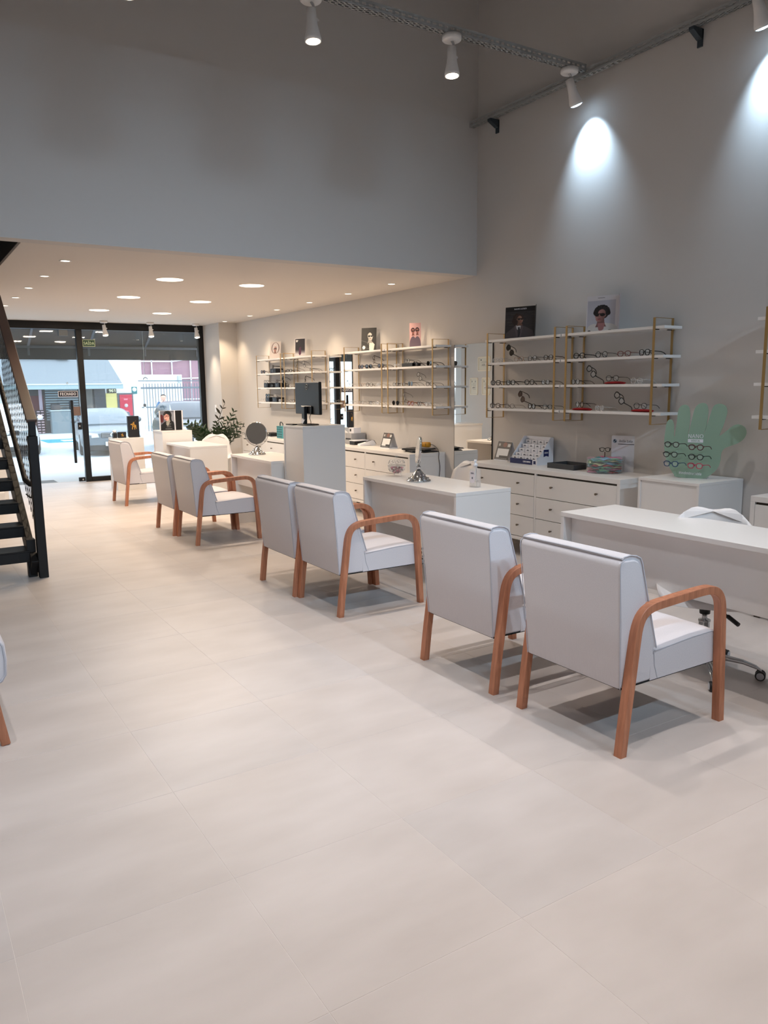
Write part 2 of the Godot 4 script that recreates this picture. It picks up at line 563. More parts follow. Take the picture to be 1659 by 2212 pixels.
func track_spot(at: Vector3, aim: Vector3, label: String, group: String, c: Color, e: float, angle: float, scale := 1.0, lit := true) -> void:  # at: where the canopy meets its support
	var t := thing("spotlight", label, "spotlight", at, 0.0, group)
	var wm := mt("lamp white", Color(0.92, 0.91, 0.9), 0.4)
	var st := st0(true)
	lathe(st, [[0.0, 0.0], [0.05 * scale, 0.0], [0.05 * scale, -0.02 * scale], [0.044 * scale, -0.026 * scale], [0.0, -0.026 * scale]], 28)
	put("canopy", done(st), wm, t)
	var d := (aim - at).normalized()
	var joint := Vector3(0, -0.055, 0) * scale
	var st2 := st0(true)
	tube(st2, curve2([Vector3(0.0, -0.024, 0) * scale, Vector3(0.012, -0.04, 0) * scale, Vector3(0.006, -0.062, 0) * scale, joint + d * 0.02 * scale], 4), 0.006 * scale, 8)
	put("swivel", done(st2), mt("lamp steel", Color(0.7, 0.7, 0.7), 0.35, 0.6), t)
	var y := -d
	var x := y.cross(Vector3.FORWARD).normalized()
	var xf := Transform3D(Basis(x, y, x.cross(y)), joint)
	var st3 := st0(true)
	lathe(st3, [[0.0, 0.004], [0.022, 0.0], [0.024, -0.05], [0.027, -0.075], [0.038, -0.125], [0.038, -0.14], [0.033, -0.14], [0.031, -0.132], [0.0, -0.132]].map(func(p): return [p[0] * scale, p[1] * scale]), 28, xf)
	put("lamp_head", done(st3), wm, t)
	var st4 := st0(true)
	tube(st4, [xf * Vector3(-0.024, -0.045, 0) * 1.0, xf * (Vector3(-0.036, -0.045, 0) * scale)], 0.006 * scale, 8)
	put("knob", done(st4), wm, t)
	var st5 := st0(true)
	lathe(st5, [[0.0, -0.132], [0.032, -0.132], [0.031, -0.141], [0.02, -0.146], [0.0, -0.148]].map(func(p): return [p[0] * scale, p[1] * scale]), 24, xf)
	put("lens", done(st5), glow("spot glow warm" if c.b < 0.9 else "spot glow cool", c, 14.0) if lit else mt("dark lens", Color(0.6, 0.6, 0.6), 0.2), t)
	if lit:
		spot("spot_beam", at + xf * Vector3(0, -0.155 * scale, 0), aim, c, e, angle)

func lamps() -> void:
	var pos := [["first of the two", Vector3(2.385, CY, -7.61)], ["", Vector3(3.253, CY, -7.68)], ["", Vector3(2.416, CY, -9.26)], ["", Vector3(3.3, CY, -9.38)], ["", Vector3(2.456, CY, -10.93)], ["", Vector3(3.323, CY, -11.04)]]
	var row := ["nearest the room's edge", "in the middle of its row", "nearest the shop window"]
	for i in 6:
		round_panel(pos[i][1], "large round lit ceiling light in the %s row, %s" % ["left" if i % 2 == 0 else "right", row[i / 2]])
	var far := ["nearest the stair opening", "second from the stair opening", "third from the stair opening", "fourth from the stair opening", "nearest the shop window on the left"]
	for i in 5:
		downlight(Vector3(1.31, CY, [-6.885, -7.88, -8.85, -9.82, -10.8][i]), "small recessed downlight in the left-hand row, %s" % far[i], "small downlights along the left")
	var nr := ["nearest the edge of the low ceiling", "second from the edge", "third from the edge", "fourth from the edge", "fifth from the edge", "last before the corner pier"]
	for i in 6:
		downlight(Vector3(4.46 + 0.025 * i, CY, [-6.91, -7.85, -8.86, -9.88, -10.88, -11.95][i]), "small recessed downlight along the right wall, %s" % nr[i], "small downlights along the right wall")
	var wh := ["left", "middle", "right"]
	for i in 3:
		track_spot(Vector3([2.89, 3.6, 4.34][i], CY, -12.62), Vector3([2.9, 3.5, 4.3][i] + 0.08, 0.8, -12.2 + 0.0), "white ceiling spotlight above the shop window, %s of the three" % wh[i], "spotlights above the shop window", Color(1.0, 0.9, 0.78), 1.2, 40.0, 1.15, i != 1 or true)
	rails()

const TRAY := [-3.1, -1.57, -0.04, 1.5]

func perforated(called: String, label: String, a: Vector3, b: Vector3, w: float, h: float) -> void:  # an inverted channel with punched slots
	var t := thing(called, label, "cable tray")
	var steel := mt("galvanised steel", Color(0.68, 0.69, 0.69), 0.5, 0.25)
	var d := (b - a).normalized()
	var side := d.cross(Vector3.UP)
	var len := a.distance_to(b)
	var xf := Transform3D(Basis(side, Vector3.UP, -d), a)
	var pitch := 0.05
	var n := int(len / pitch)
	var bot := st0()
	# strips between the slots of the bottom and of both sides
	for s in [-w / 2 + 0.004, 0.0, w / 2 - 0.004]:
		cbox(bot, Vector3(s - 0.0045, 0, -len), Vector3(s + 0.0045, 0.0015, 0), 0, xf)
	for k in n + 1:
		cbox(bot, Vector3(-w / 2, 0, -k * pitch - 0.02), Vector3(w / 2, 0.0014, -k * pitch), 0, xf)
	put("slotted_base", done(bot), steel, t)
	for s in [-1, 1]:
		var st := st0()
		var x0: float = s * w / 2 - 0.0008
		cbox(st, Vector3(x0, 0, -len), Vector3(x0 + 0.0016, h * 0.36, 0), 0, xf)
		cbox(st, Vector3(x0, h * 0.64, -len), Vector3(x0 + 0.0016, h, 0), 0, xf)
		for k in n + 1:
			cbox(st, Vector3(x0, h * 0.3, -k * pitch - 0.022), Vector3(x0 + 0.0016, h * 0.7, -k * pitch), 0, xf)
		put("slotted_side", done(st), steel, t)

func rails() -> void:
	perforated("cable_tray", "perforated steel cable tray running along the right wall high up", Vector3(4.795, 3.80, SZ), Vector3(4.795, 3.80, BZ), 0.05, 0.05)
	perforated("cable_tray", "perforated steel cable tray crossing the room, with three spotlights below", Vector3(4.768, 3.825, -4.63), Vector3(LX, 3.825, -4.63), 0.06, 0.05)
	var where := ["first beyond the top of the frame", "second beyond the top of the frame", "straight above the camera", "behind the camera"]
	for k in 4:
		perforated("cable_tray", "perforated steel cable tray crossing the room, %s" % where[k], Vector3(4.768, 3.825, TRAY[k]), Vector3(LX, 3.825, TRAY[k]), 0.06, 0.05)
	var i := 0
	for z in [-5.75, -3.66, -0.9]:
		var b := thing("wall_bracket", "dark steel bracket carrying the cable tray on the right wall, %s" % ["by the far corner", "above the hand-shaped display", "out of the frame"][i], "bracket", Vector3(WX, 3.79, z), 0.0, "brackets of the wall cable tray")
		var m := mt("bracket steel", Color(0.25, 0.29, 0.32), 0.45, 0.4)
		put("arm", ext([Vector2(0, 0.01), Vector2(0, -0.055), Vector2(-0.02, -0.055), Vector2(-0.105, -0.01), Vector2(-0.105, 0.01)], -0.02, 0.02), m, b)
		put("foot_plate", box(Vector3(-0.012, -0.1, -0.02), Vector3(0, 0.01, 0.02), 0.001), m, b)
		i += 1
	var warm := Color(1.0, 0.92, 0.84)
	var cool := Color(0.78, 0.90, 1.0)
	var plain := Color(1.0, 0.965, 0.945)
	# on the visible tray; the right one washes the wall
	track_spot(Vector3(2.42, 3.822, -4.63), Vector3(2.5, 0.0, -4.4), "white spotlight at the top edge of the picture, left of three on the cross tray", "spotlights on the cross tray", warm, HALL, 44.0, 1.35)
	track_spot(Vector3(3.5, 3.822, -4.63), Vector3(3.4, 0.0, -4.4), "white spotlight on the cross tray, middle one, warm lit", "spotlights on the cross tray", warm, HALL, 44.0, 1.35)
	track_spot(Vector3(4.62, 3.822, -4.63), Vector3(4.87, 3.27, -4.61), "white spotlight near the wall on the cross tray, throwing a cold pool on the wall", "spotlights on the cross tray", cool, 1.4, 42.0, 1.35)
	track_spot(Vector3(1.3, 3.822, -4.63), Vector3(1.3, 0.0, -4.4), "white spotlight on the cross tray, left of the frame", "spotlights on the cross tray", warm, HALL, 44.0, 1.35)
	var nx := ["nearest the left wall", "second from the left wall", "third from the left wall", "fourth from the left wall"]
	for k in 4:
		var z: float = TRAY[k]
		track_spot(Vector3(4.62, 3.822, z), Vector3(4.87, 3.27, z + 0.02), "white spotlight throwing a cold pool on the right wall, tray %s" % where[k], "spotlights beyond the frame", cool, 1.4, 42.0, 1.35)
		for n in 4:
			var x: float = [0.2, 1.3, 2.42, 3.5][n]
			var last := k == 3
			track_spot(Vector3(x, 3.822, z), Vector3(x, 0.2, -5.9) if last else Vector3(x, 0.0, z), "white spotlight %s, tray %s" % [nx[n], where[k]], "spotlights beyond the frame", cool if last else plain, HALL * FRONT if last else HALL, 31.0 if last else 44.0, 1.35)

# ---------------------------------------------------------------- armchairs
func fabric() -> StandardMaterial3D:
	if mats.has("linen"): return mats["linen"]
	var m := mt("linen", Color(0.87, 0.855, 0.865), 0.95)
	grainy(m, noise_tex(0.09, Color(0.955, 0.955, 0.96), Color(1, 1, 1), 256, 9, 3), Vector3(7.0, 7.0, 7.0))
	m.rim_enabled = true
	m.rim = 0.3
	return m

func wood() -> StandardMaterial3D:
	if mats.has("bent beech"): return mats["bent beech"]
	var m := mt("bent beech", Color(0.80, 0.54, 0.41), 0.45)
	grainy(m, noise_tex(0.02, Color(0.78, 0.74, 0.70), Color(1, 1, 1), 256, 3, 5), Vector3(6.0, 0.9, 6.0))
	return m

func armchair(label: String) -> Node3D:  # faces +x; the back legs stand at x = 0
	var t := thing("armchair", label, "armchair", Vector3.ZERO, 0.0, "linen armchairs in front of the desks")
	var lin := fabric()
	var pipe := mt("piping", Color(0.74, 0.74, 0.77), 0.9)
	var hw := func(y: float) -> float: return 0.263 + 0.016 * clampf((y - 0.268) / 0.52, 0, 1)
	# backrest: a side outline swept across the seat, corners softened
	var prof := [Vector2(0.016, 0.268), Vector2(-0.006, 0.53), Vector2(-0.026, 0.765), Vector2(-0.022, 0.785), Vector2(-0.004, 0.795), Vector2(0.05, 0.793), Vector2(0.076, 0.783), Vector2(0.086, 0.768), Vector2(0.145, 0.59), Vector2(0.205, 0.39), Vector2(0.21, 0.268)]
	var ring := func(z: float, inset: float) -> PackedVector3Array:
		var r := PackedVector3Array()
		var c := Vector2(0.07, 0.53)
		for p in prof:
			var q: Vector2 = p + (c - p).normalized() * inset
			r.append(Vector3(q.x, q.y, z * hw.call(q.y)))
		return r
	var st := st0(true)
	loft(st, [ring.call(-1.0, 0.01), ring.call(-0.985, 0.002), ring.call(-0.95, 0.0), ring.call(0.95, 0.0), ring.call(0.985, 0.002), ring.call(1.0, 0.01)])
	put("backrest", done(st), lin, t)
	# front pad that folds over the top of the back
	var top := [Vector2(-0.012, 0.795), Vector2(-0.006, 0.804), Vector2(0.03, 0.808), Vector2(0.065, 0.802), Vector2(0.09, 0.79), Vector2(0.102, 0.77), Vector2(0.16, 0.59), Vector2(0.222, 0.40)]
	var under := [Vector2(0.19, 0.40), Vector2(0.13, 0.59), Vector2(0.075, 0.76), Vector2(0.0, 0.785)]
	var outline := top + under
	var ring2 := func(z: float, k: float) -> PackedVector3Array:
		var r := PackedVector3Array()
		for i in outline.size():
			var q: Vector2 = outline[i]
			if i < top.size(): q = q.lerp(Vector2(0.06, 0.6), 0.012 * k)
			r.append(Vector3(q.x, q.y, z * (hw.call(q.y) - 0.006)))
		return r
	var st2 := st0(true)
	loft(st2, [ring2.call(-1.0, 1.0), ring2.call(-0.98, 0.2), ring2.call(-0.9, 0.0), ring2.call(0.9, 0.0), ring2.call(0.98, 0.2), ring2.call(1.0, 1.0)])
	put("back_cushion", done(st2), lin, t)
	# seat
	var sp := [Vector2(0.19, 0.268), Vector2(0.19, 0.388), Vector2(0.3, 0.4), Vector2(0.45, 0.41), Vector2(0.58, 0.413), Vector2(0.61, 0.407), Vector2(0.626, 0.39), Vector2(0.632, 0.36), Vector2(0.636, 0.268)]
	var ring3 := func(z: float, k: float) -> PackedVector3Array:
		var r := PackedVector3Array()
		for p in sp: r.append(Vector3(p.x, p.y - (0.012 * k if p.y > 0.38 else 0.0), z))
		return r
	var st3 := st0(true)
	loft(st3, [ring3.call(-0.265, 1.0), ring3.call(-0.258, 0.3), ring3.call(-0.2, 0.0), ring3.call(0.0, -0.4), ring3.call(0.2, 0.0), ring3.call(0.258, 0.3), ring3.call(0.265, 1.0)])
	put("seat", done(st3), lin, t)
	# piping along the seams
	var st4 := st0(true)
	for s in [-1.0, 1.0]:
		var edge := []
		for p in [prof[0], prof[1], prof[2], prof[3], prof[4]]: edge.append(Vector3(p.x, p.y, s * (hw.call(p.y) + 0.001)))
		tube(st4, edge, 0.0022, 5)
		var e2 := []
		for p in top.slice(0, 8): e2.append(Vector3(p.x, p.y, s * (hw.call(p.y) - 0.003)))
		tube(st4, e2, 0.003, 5)
		var e3 := []
		for p in [Vector2(0.215, 0.388), Vector2(0.3, 0.392), Vector2(0.45, 0.402), Vector2(0.58, 0.404), Vector2(0.615, 0.398), Vector2(0.634, 0.37), Vector2(0.637, 0.27)]: e3.append(Vector3(p.x, p.y, s * 0.264))
		tube(st4, e3, 0.0024, 5)
		tube(st4, [Vector3(0.205, 0.39, s * 0.2665), Vector3(0.213, 0.33, s * 0.2655), Vector3(0.235, 0.27, s * 0.2655)], 0.0018, 5)
	tube(st4, [Vector3(-0.012, 0.799, -0.272), Vector3(-0.014, 0.802, 0.0), Vector3(-0.012, 0.799, 0.272)], 0.0038, 5)
	put("piping", done(st4), pipe, t)
	# dust cloth beneath
	var st5 := st0()
	cbox(st5, Vector3(0.022, 0.262, -0.262), Vector3(0.632, 0.27, 0.262), 0.002)
	put("dust_cloth", done(st5), mt("dust cloth", Color(0.05, 0.05, 0.06), 0.95), t)
	# bentwood arm loops, legs and armrest in one
	var line := [Vector2(0.005, 0.0), Vector2(0.022, 0.15), Vector2(0.044, 0.31), Vector2(0.062, 0.45), Vector2(0.074, 0.52), Vector2(0.1, 0.565), Vector2(0.15, 0.588), Vector2(0.25, 0.596), Vector2(0.38, 0.602), Vector2(0.49, 0.605), Vector2(0.545, 0.594), Vector2(0.58, 0.566), Vector2(0.597, 0.52), Vector2(0.604, 0.43), Vector2(0.612, 0.3), Vector2(0.62, 0.15), Vector2(0.628, 0.0)]
	var mid := curve2(line, 3)
	for s in [-1.0, 1.0]:
		var rings := []
		for i in mid.size():
			var d: Vector2 = (mid[mini(i + 1, mid.size() - 1)] - mid[maxi(i - 1, 0)]).normalized()
			if i == 0 or i == mid.size() - 1: d = Vector2(0, 1) if i == 0 else Vector2(0, -1)
			var n := Vector2(-d.y, d.x)
			var hh := 0.0175
			var ch := 0.002
			var r := PackedVector3Array()
			for k in [[-1, -1, 1, 0], [-1, -1, 0, 1], [-1, 1, 0, -1], [-1, 1, 1, 0], [1, 1, -1, 0], [1, 1, 0, -1], [1, -1, 0, 1], [1, -1, -1, 0]]:
				var u: float = k[0] * hh + k[2] * ch
				var w: float = k[1] * 0.019 + k[3] * ch
				var q: Vector2 = mid[i] + n * u
				r.append(Vector3(q.x, maxf(q.y, 0.0), s * 0.2855 + w))
			rings.append(r)
		var st6 := st0()
		# faceted across, smooth along: split into strips
		for f in 8:
			strip(st6, rings, f)
		caps_of(st6, rings)
		put("arm_frame", done(st6), wood(), t)
	return t

func strip(st: SurfaceTool, rings: Array, f: int) -> void:
	st.set_smooth_group(f + 1)
	var n: int = rings[0].size()
	for i in rings.size() - 1:
		var m := Vector3.ZERO
		for p in rings[i]: m += p
		for p in rings[i + 1]: m += p
		m /= 2.0 * n
		face_out(st, [rings[i][f], rings[i][(f + 1) % n], rings[i + 1][(f + 1) % n]], m)
		face_out(st, [rings[i][f], rings[i + 1][(f + 1) % n], rings[i + 1][f]], m)

func caps_of(st: SurfaceTool, rings: Array) -> void:
	st.set_smooth_group(-1)
	for e in [0, rings.size() - 1]:
		var inner: PackedVector3Array = rings[1 if e == 0 else e - 1]
		var m := Vector3.ZERO
		for p in inner: m += p
		face_out(st, Array(rings[e]), m / inner.size())

func armchairs() -> void:
	var a := armchair("nearest linen armchair at the right, its bentwood arm in front of the near desk")
	a.position = Vector3(2.307, 0, -2.234)
	var others := [
		[Vector3(2.305, 0, -3.0), 0.0, "linen armchair just behind the nearest one, half hidden by it, at the near desk"],
		[Vector3(2.305, 0, -4.506), 0.0, "linen armchair before the desk with the candy jar and chrome mirror, seat fully in view"],
		[Vector3(2.285, 0, -5.12), 0.0, "linen armchair tucked behind another, in front of the tall column with the monitor"],
		[Vector3(2.31, 0, -7.26), 0.0, "linen armchair beside the tall column, arm pointing at the quilted mirror desk"],
		[Vector3(2.28, 0, -7.87), 0.0, "linen armchair behind another, by the desk next to the plant"],
		[Vector3(2.385, 0, -10.2), 0.03, "farthest linen armchair, alone before the pedestal of navy boxes at the shop window"]]
	for o in others: dup(a, o[0], o[1], o[2])
	# the bench of which only a corner shows at the left edge
	var b := thing("bench", "linen covered bench corner with a slanted brown leg at the left picture edge", "bench", Vector3(0, 0, 0))
	var st := st0(true)
	var rr := []
	for k in 24:
		var an := TAU * k / 24.0
		var sx := signf(cos(an)) * pow(absf(cos(an)), 0.45)
		var sy := signf(sin(an)) * pow(absf(sin(an)), 0.45)
		rr.append(Vector2(sx, sy))
	var rings := []
	for q in [[-3.395, 0.9], [-3.4, 0.985], [-3.42, 1.0], [-4.3, 1.0], [-4.32, 0.985], [-4.325, 0.9]]:
		var r := PackedVector3Array()
		for p in rr: r.append(Vector3(-0.01 + p.x * 0.318 * q[1], 0.37 + p.y * 0.122 * q[1], q[0]))
		rings.append(r)
	loft(st, rings)
	put("seat", done(st), fabric(), b)
	var st2 := st0(true)
	var pp := []
	for p in rr: pp.append(Vector3(-0.01 + p.x * 0.308, 0.37 + p.y * 0.114, -3.398))
	tube(st2, pp, 0.004, 5, true)
	put("piping", done(st2), mt("piping", Color(0.74, 0.74, 0.77), 0.9), b)
	for q in [[0.235, -3.44, 1], [0.235, -4.27, 1], [-0.25, -3.44, -1], [-0.25, -4.27, -1]]:
		var st3 := st0()
		bar(st3, Vector3(q[0] + 0.04 * q[2], 0.0, q[1] + 0.01), Vector3(q[0], 0.27, q[1]), 0.036, 0.036, Vector3.BACK, 0.004)
		put("leg", done(st3), wood(), b)

# ---------------------------------------------------------------- white furniture
func melamine() -> StandardMaterial3D:
	return mt("white melamine", Color(0.905, 0.895, 0.885), 0.32)

func desk(label: String, x0: float, x1: float, z0: float, z1: float, h := 0.755, modesty := 0.43) -> void:  # the customer sits on the -x side
	var t := thing("desk", label, "desk", Vector3((x0 + x1) / 2, 0, (z0 + z1) / 2), 0.0, "white reception desks")
	var w := (x1 - x0) / 2
	var l := (z1 - z0) / 2
	var m := melamine()
	put("desktop", box(Vector3(-w, h - 0.025, -l), Vector3(w, h, l), 0.0015), m, t)
	put("side_panel", box(Vector3(-w + 0.001, 0, -l + 0.001), Vector3(w - 0.001, h - 0.0255, -l + 0.025), 0.0015), m, t)
	put("side_panel", box(Vector3(-w + 0.001, 0, l - 0.025), Vector3(w - 0.001, h - 0.0255, l - 0.001), 0.0015), m, t)
	put("modesty_panel", box(Vector3(-w + 0.06, modesty, -l + 0.0255), Vector3(-w + 0.078, h - 0.0255, l - 0.0255), 0.0012), m, t)
	var st := st0()
	for s in [-1, 1]: cbox(st, Vector3(-w + 0.078, h - 0.09, s * (l - 0.06) - 0.012), Vector3(-w + 0.1, h - 0.026, s * (l - 0.06) + 0.012), 0.001)
	put("bracket", done(st), mt("fitting grey", Color(0.4, 0.4, 0.4), 0.4, 0.5), t)

func dresser(label: String, x0: float, z0: float, z1: float, h: float, rows := 3, cols := 2, group := "white drawer units along the right wall") -> void:  # drawers face -x, back to the wall
	var t := thing("drawer_unit", label, "drawer unit", Vector3((x0 + WX) / 2, 0, (z0 + z1) / 2), 0.0, group)
	var d := (WX - 0.006 - x0) / 2
	var l := (z1 - z0) / 2
	var m := melamine()
	var y0 := 0.15
	var sl := mt("drawer gap", Color(0.30, 0.27, 0.24), 0.8)
	put("worktop", box(Vector3(-d, h - 0.035, -l), Vector3(d, h, l), 0.0015), m, t)
	var body := st0()
	cbox(body, Vector3(-d, y0, -l), Vector3(d, h - 0.0355, -l + 0.03), 0.001)
	cbox(body, Vector3(-d, y0, l - 0.03), Vector3(d, h - 0.0355, l), 0.001)
	cbox(body, Vector3(-d, y0, -l + 0.0305), Vector3(d, y0 + 0.03, l - 0.0305), 0.001)
	cbox(body, Vector3(d - 0.015, y0 + 0.03, -l + 0.0305), Vector3(d, h - 0.0355, l - 0.0305), 0)
	for k in range(1, cols): cbox(body, Vector3(-d + 0.001, y0 + 0.0305, -l + 2 * l * k / cols - 0.01), Vector3(d - 0.016, h - 0.0355, -l + 2 * l * k / cols + 0.01), 0.001)
	put("carcass", done(body), m, t)
	put("back_shadow_gap", box(Vector3(-d + 0.018, y0 + 0.031, -l + 0.031), Vector3(-d + 0.022, h - 0.037, l - 0.031), 0), sl, t)
	var dh := (h - 0.0355 - 0.012 - (y0 + 0.033)) / rows
	var cw := (2 * l - 0.06 - 0.02 * (cols - 1)) / cols
	for c in cols:
		for r in rows:
			var a := -l + 0.03 + c * (cw + 0.02)
			var y := y0 + 0.033 + r * dh
			var dr := put("drawer", box(Vector3(-d + 0.0005, y + 0.002, a + 0.002), Vector3(-d + 0.0175, y + dh - 0.003, a + cw - 0.002), 0.001), m, t)
			for s in [0.22, 0.78]:
				var st := st0(true)
				lathe(st, [[0.0, 0.0], [0.005, 0.0], [0.005, 0.01], [0.0085, 0.012], [0.0085, 0.023], [0.0, 0.024]], 12, Transform3D(Basis(Vector3.BACK, PI / 2), Vector3(-d + 0.0005, y + dh * 0.55, a + cw * s)))
				put("knob", done(st), mt("knob metal", Color(0.45, 0.40, 0.35), 0.35, 0.8), dr)
	for sx in [-1, 1]:
		for sz in [-1, 1]:
			var st := st0()
			cbox(st, Vector3(sx * (d - 0.06) - 0.018, 0, sz * (l - 0.06) - 0.018), Vector3(sx * (d - 0.06) + 0.018, y0, sz * (l - 0.06) + 0.018), 0.002)
			put("foot", done(st), mt("dark foot", Color(0.24, 0.21, 0.18), 0.5), t)

func plinth(called: String, label: String, x0: float, x1: float, z0: float, z1: float, h: float) -> void:
	var t := thing(called, label, "pedestal", Vector3((x0 + x1) / 2, 0, (z0 + z1) / 2))
	var w := (x1 - x0) / 2
	var l := (z1 - z0) / 2
	var m := melamine()
	put("top_board", box(Vector3(-w, h - 0.02, -l), Vector3(w, h, l), 0.0012), m, t)
	put("side_board", box(Vector3(-w, 0, l - 0.02), Vector3(w, h - 0.0205, l), 0.0012), m, t)
	put("side_board", box(Vector3(-w, 0, -l), Vector3(w, h - 0.0205, -l + 0.02), 0.0012), m, t)
	put("front_board", box(Vector3(-w + 0.006, 0, -l + 0.0205), Vector3(-w + 0.024, h - 0.0205, l - 0.0205), 0.001), m, t)
	put("back_board", box(Vector3(w - 0.022, 0, -l + 0.0205), Vector3(w - 0.004, h - 0.0205, l - 0.0205), 0.001), m, t)

func furniture() -> void:
	desk("nearest white desk at the right edge, bare top, white shell chair behind", 3.105, 3.545, -3.095, -1.77)
	desk("white desk carrying the candy jar, chrome mirror and soap pump", 3.09, 3.565, -5.23, -4.03)
	desk("white desk with the quilted round mirror, ending at the tall column", 3.03, 3.5, -7.9, -6.85)
	desk("farthest white desk, by the plant, white chair behind it", 3.01, 3.485, -10.15, -9.18)
	dresser("white drawer unit holding the lens wipes and the drum of pouches", 4.414, -5.585, -3.817, 0.766)
	dresser("white drawer unit under the middle shelves, with card reader and black papers on it", 4.414, -8.31, -6.535, 0.766)
	dresser("far white drawer unit behind the quilted mirror, by the plant", 4.414, -11.0, -9.25, 0.745)
	dresser("white drawer unit cut by the right picture edge, beside the hand display", 4.414, -2.80, -1.05, 0.766)
	plinth("display_cube", "white cube pedestal carrying the green hand-shaped display", 4.385, WX - 0.01, -3.63, -3.14, 0.807)
	plinth("monitor_column", "tall white column with the black monitor on top", 3.16, 3.6, -6.83, -6.41, 1.1)
	plinth("box_pedestal", "low white pedestal at the shop window, navy boxes on top", 2.68, 3.09, -11.9, -11.5, 0.75)
	plinth("poster_pedestal", "white pedestal by the far desk, carrying a portrait display", 2.985, 3.385, -10.62, -10.2, 0.9)
	var c := thing("counter", "white counter with a low step seen between the stair treads", "counter", Vector3(0.75, 0, -11.8))
	put("body", box(Vector3(-0.5, 0.0, -0.25), Vector3(0.5, 0.7, 0.25), 0.002), melamine(), c)
	put("worktop", box(Vector3(-0.51, 0.7, -0.26), Vector3(0.51, 0.73, 0.26), 0.002), melamine(), c)
	put("step", box(Vector3(-0.5, 0.0, 0.25), Vector3(0.42, 0.13, 0.6), 0.002), melamine(), c)
	task_chairs()

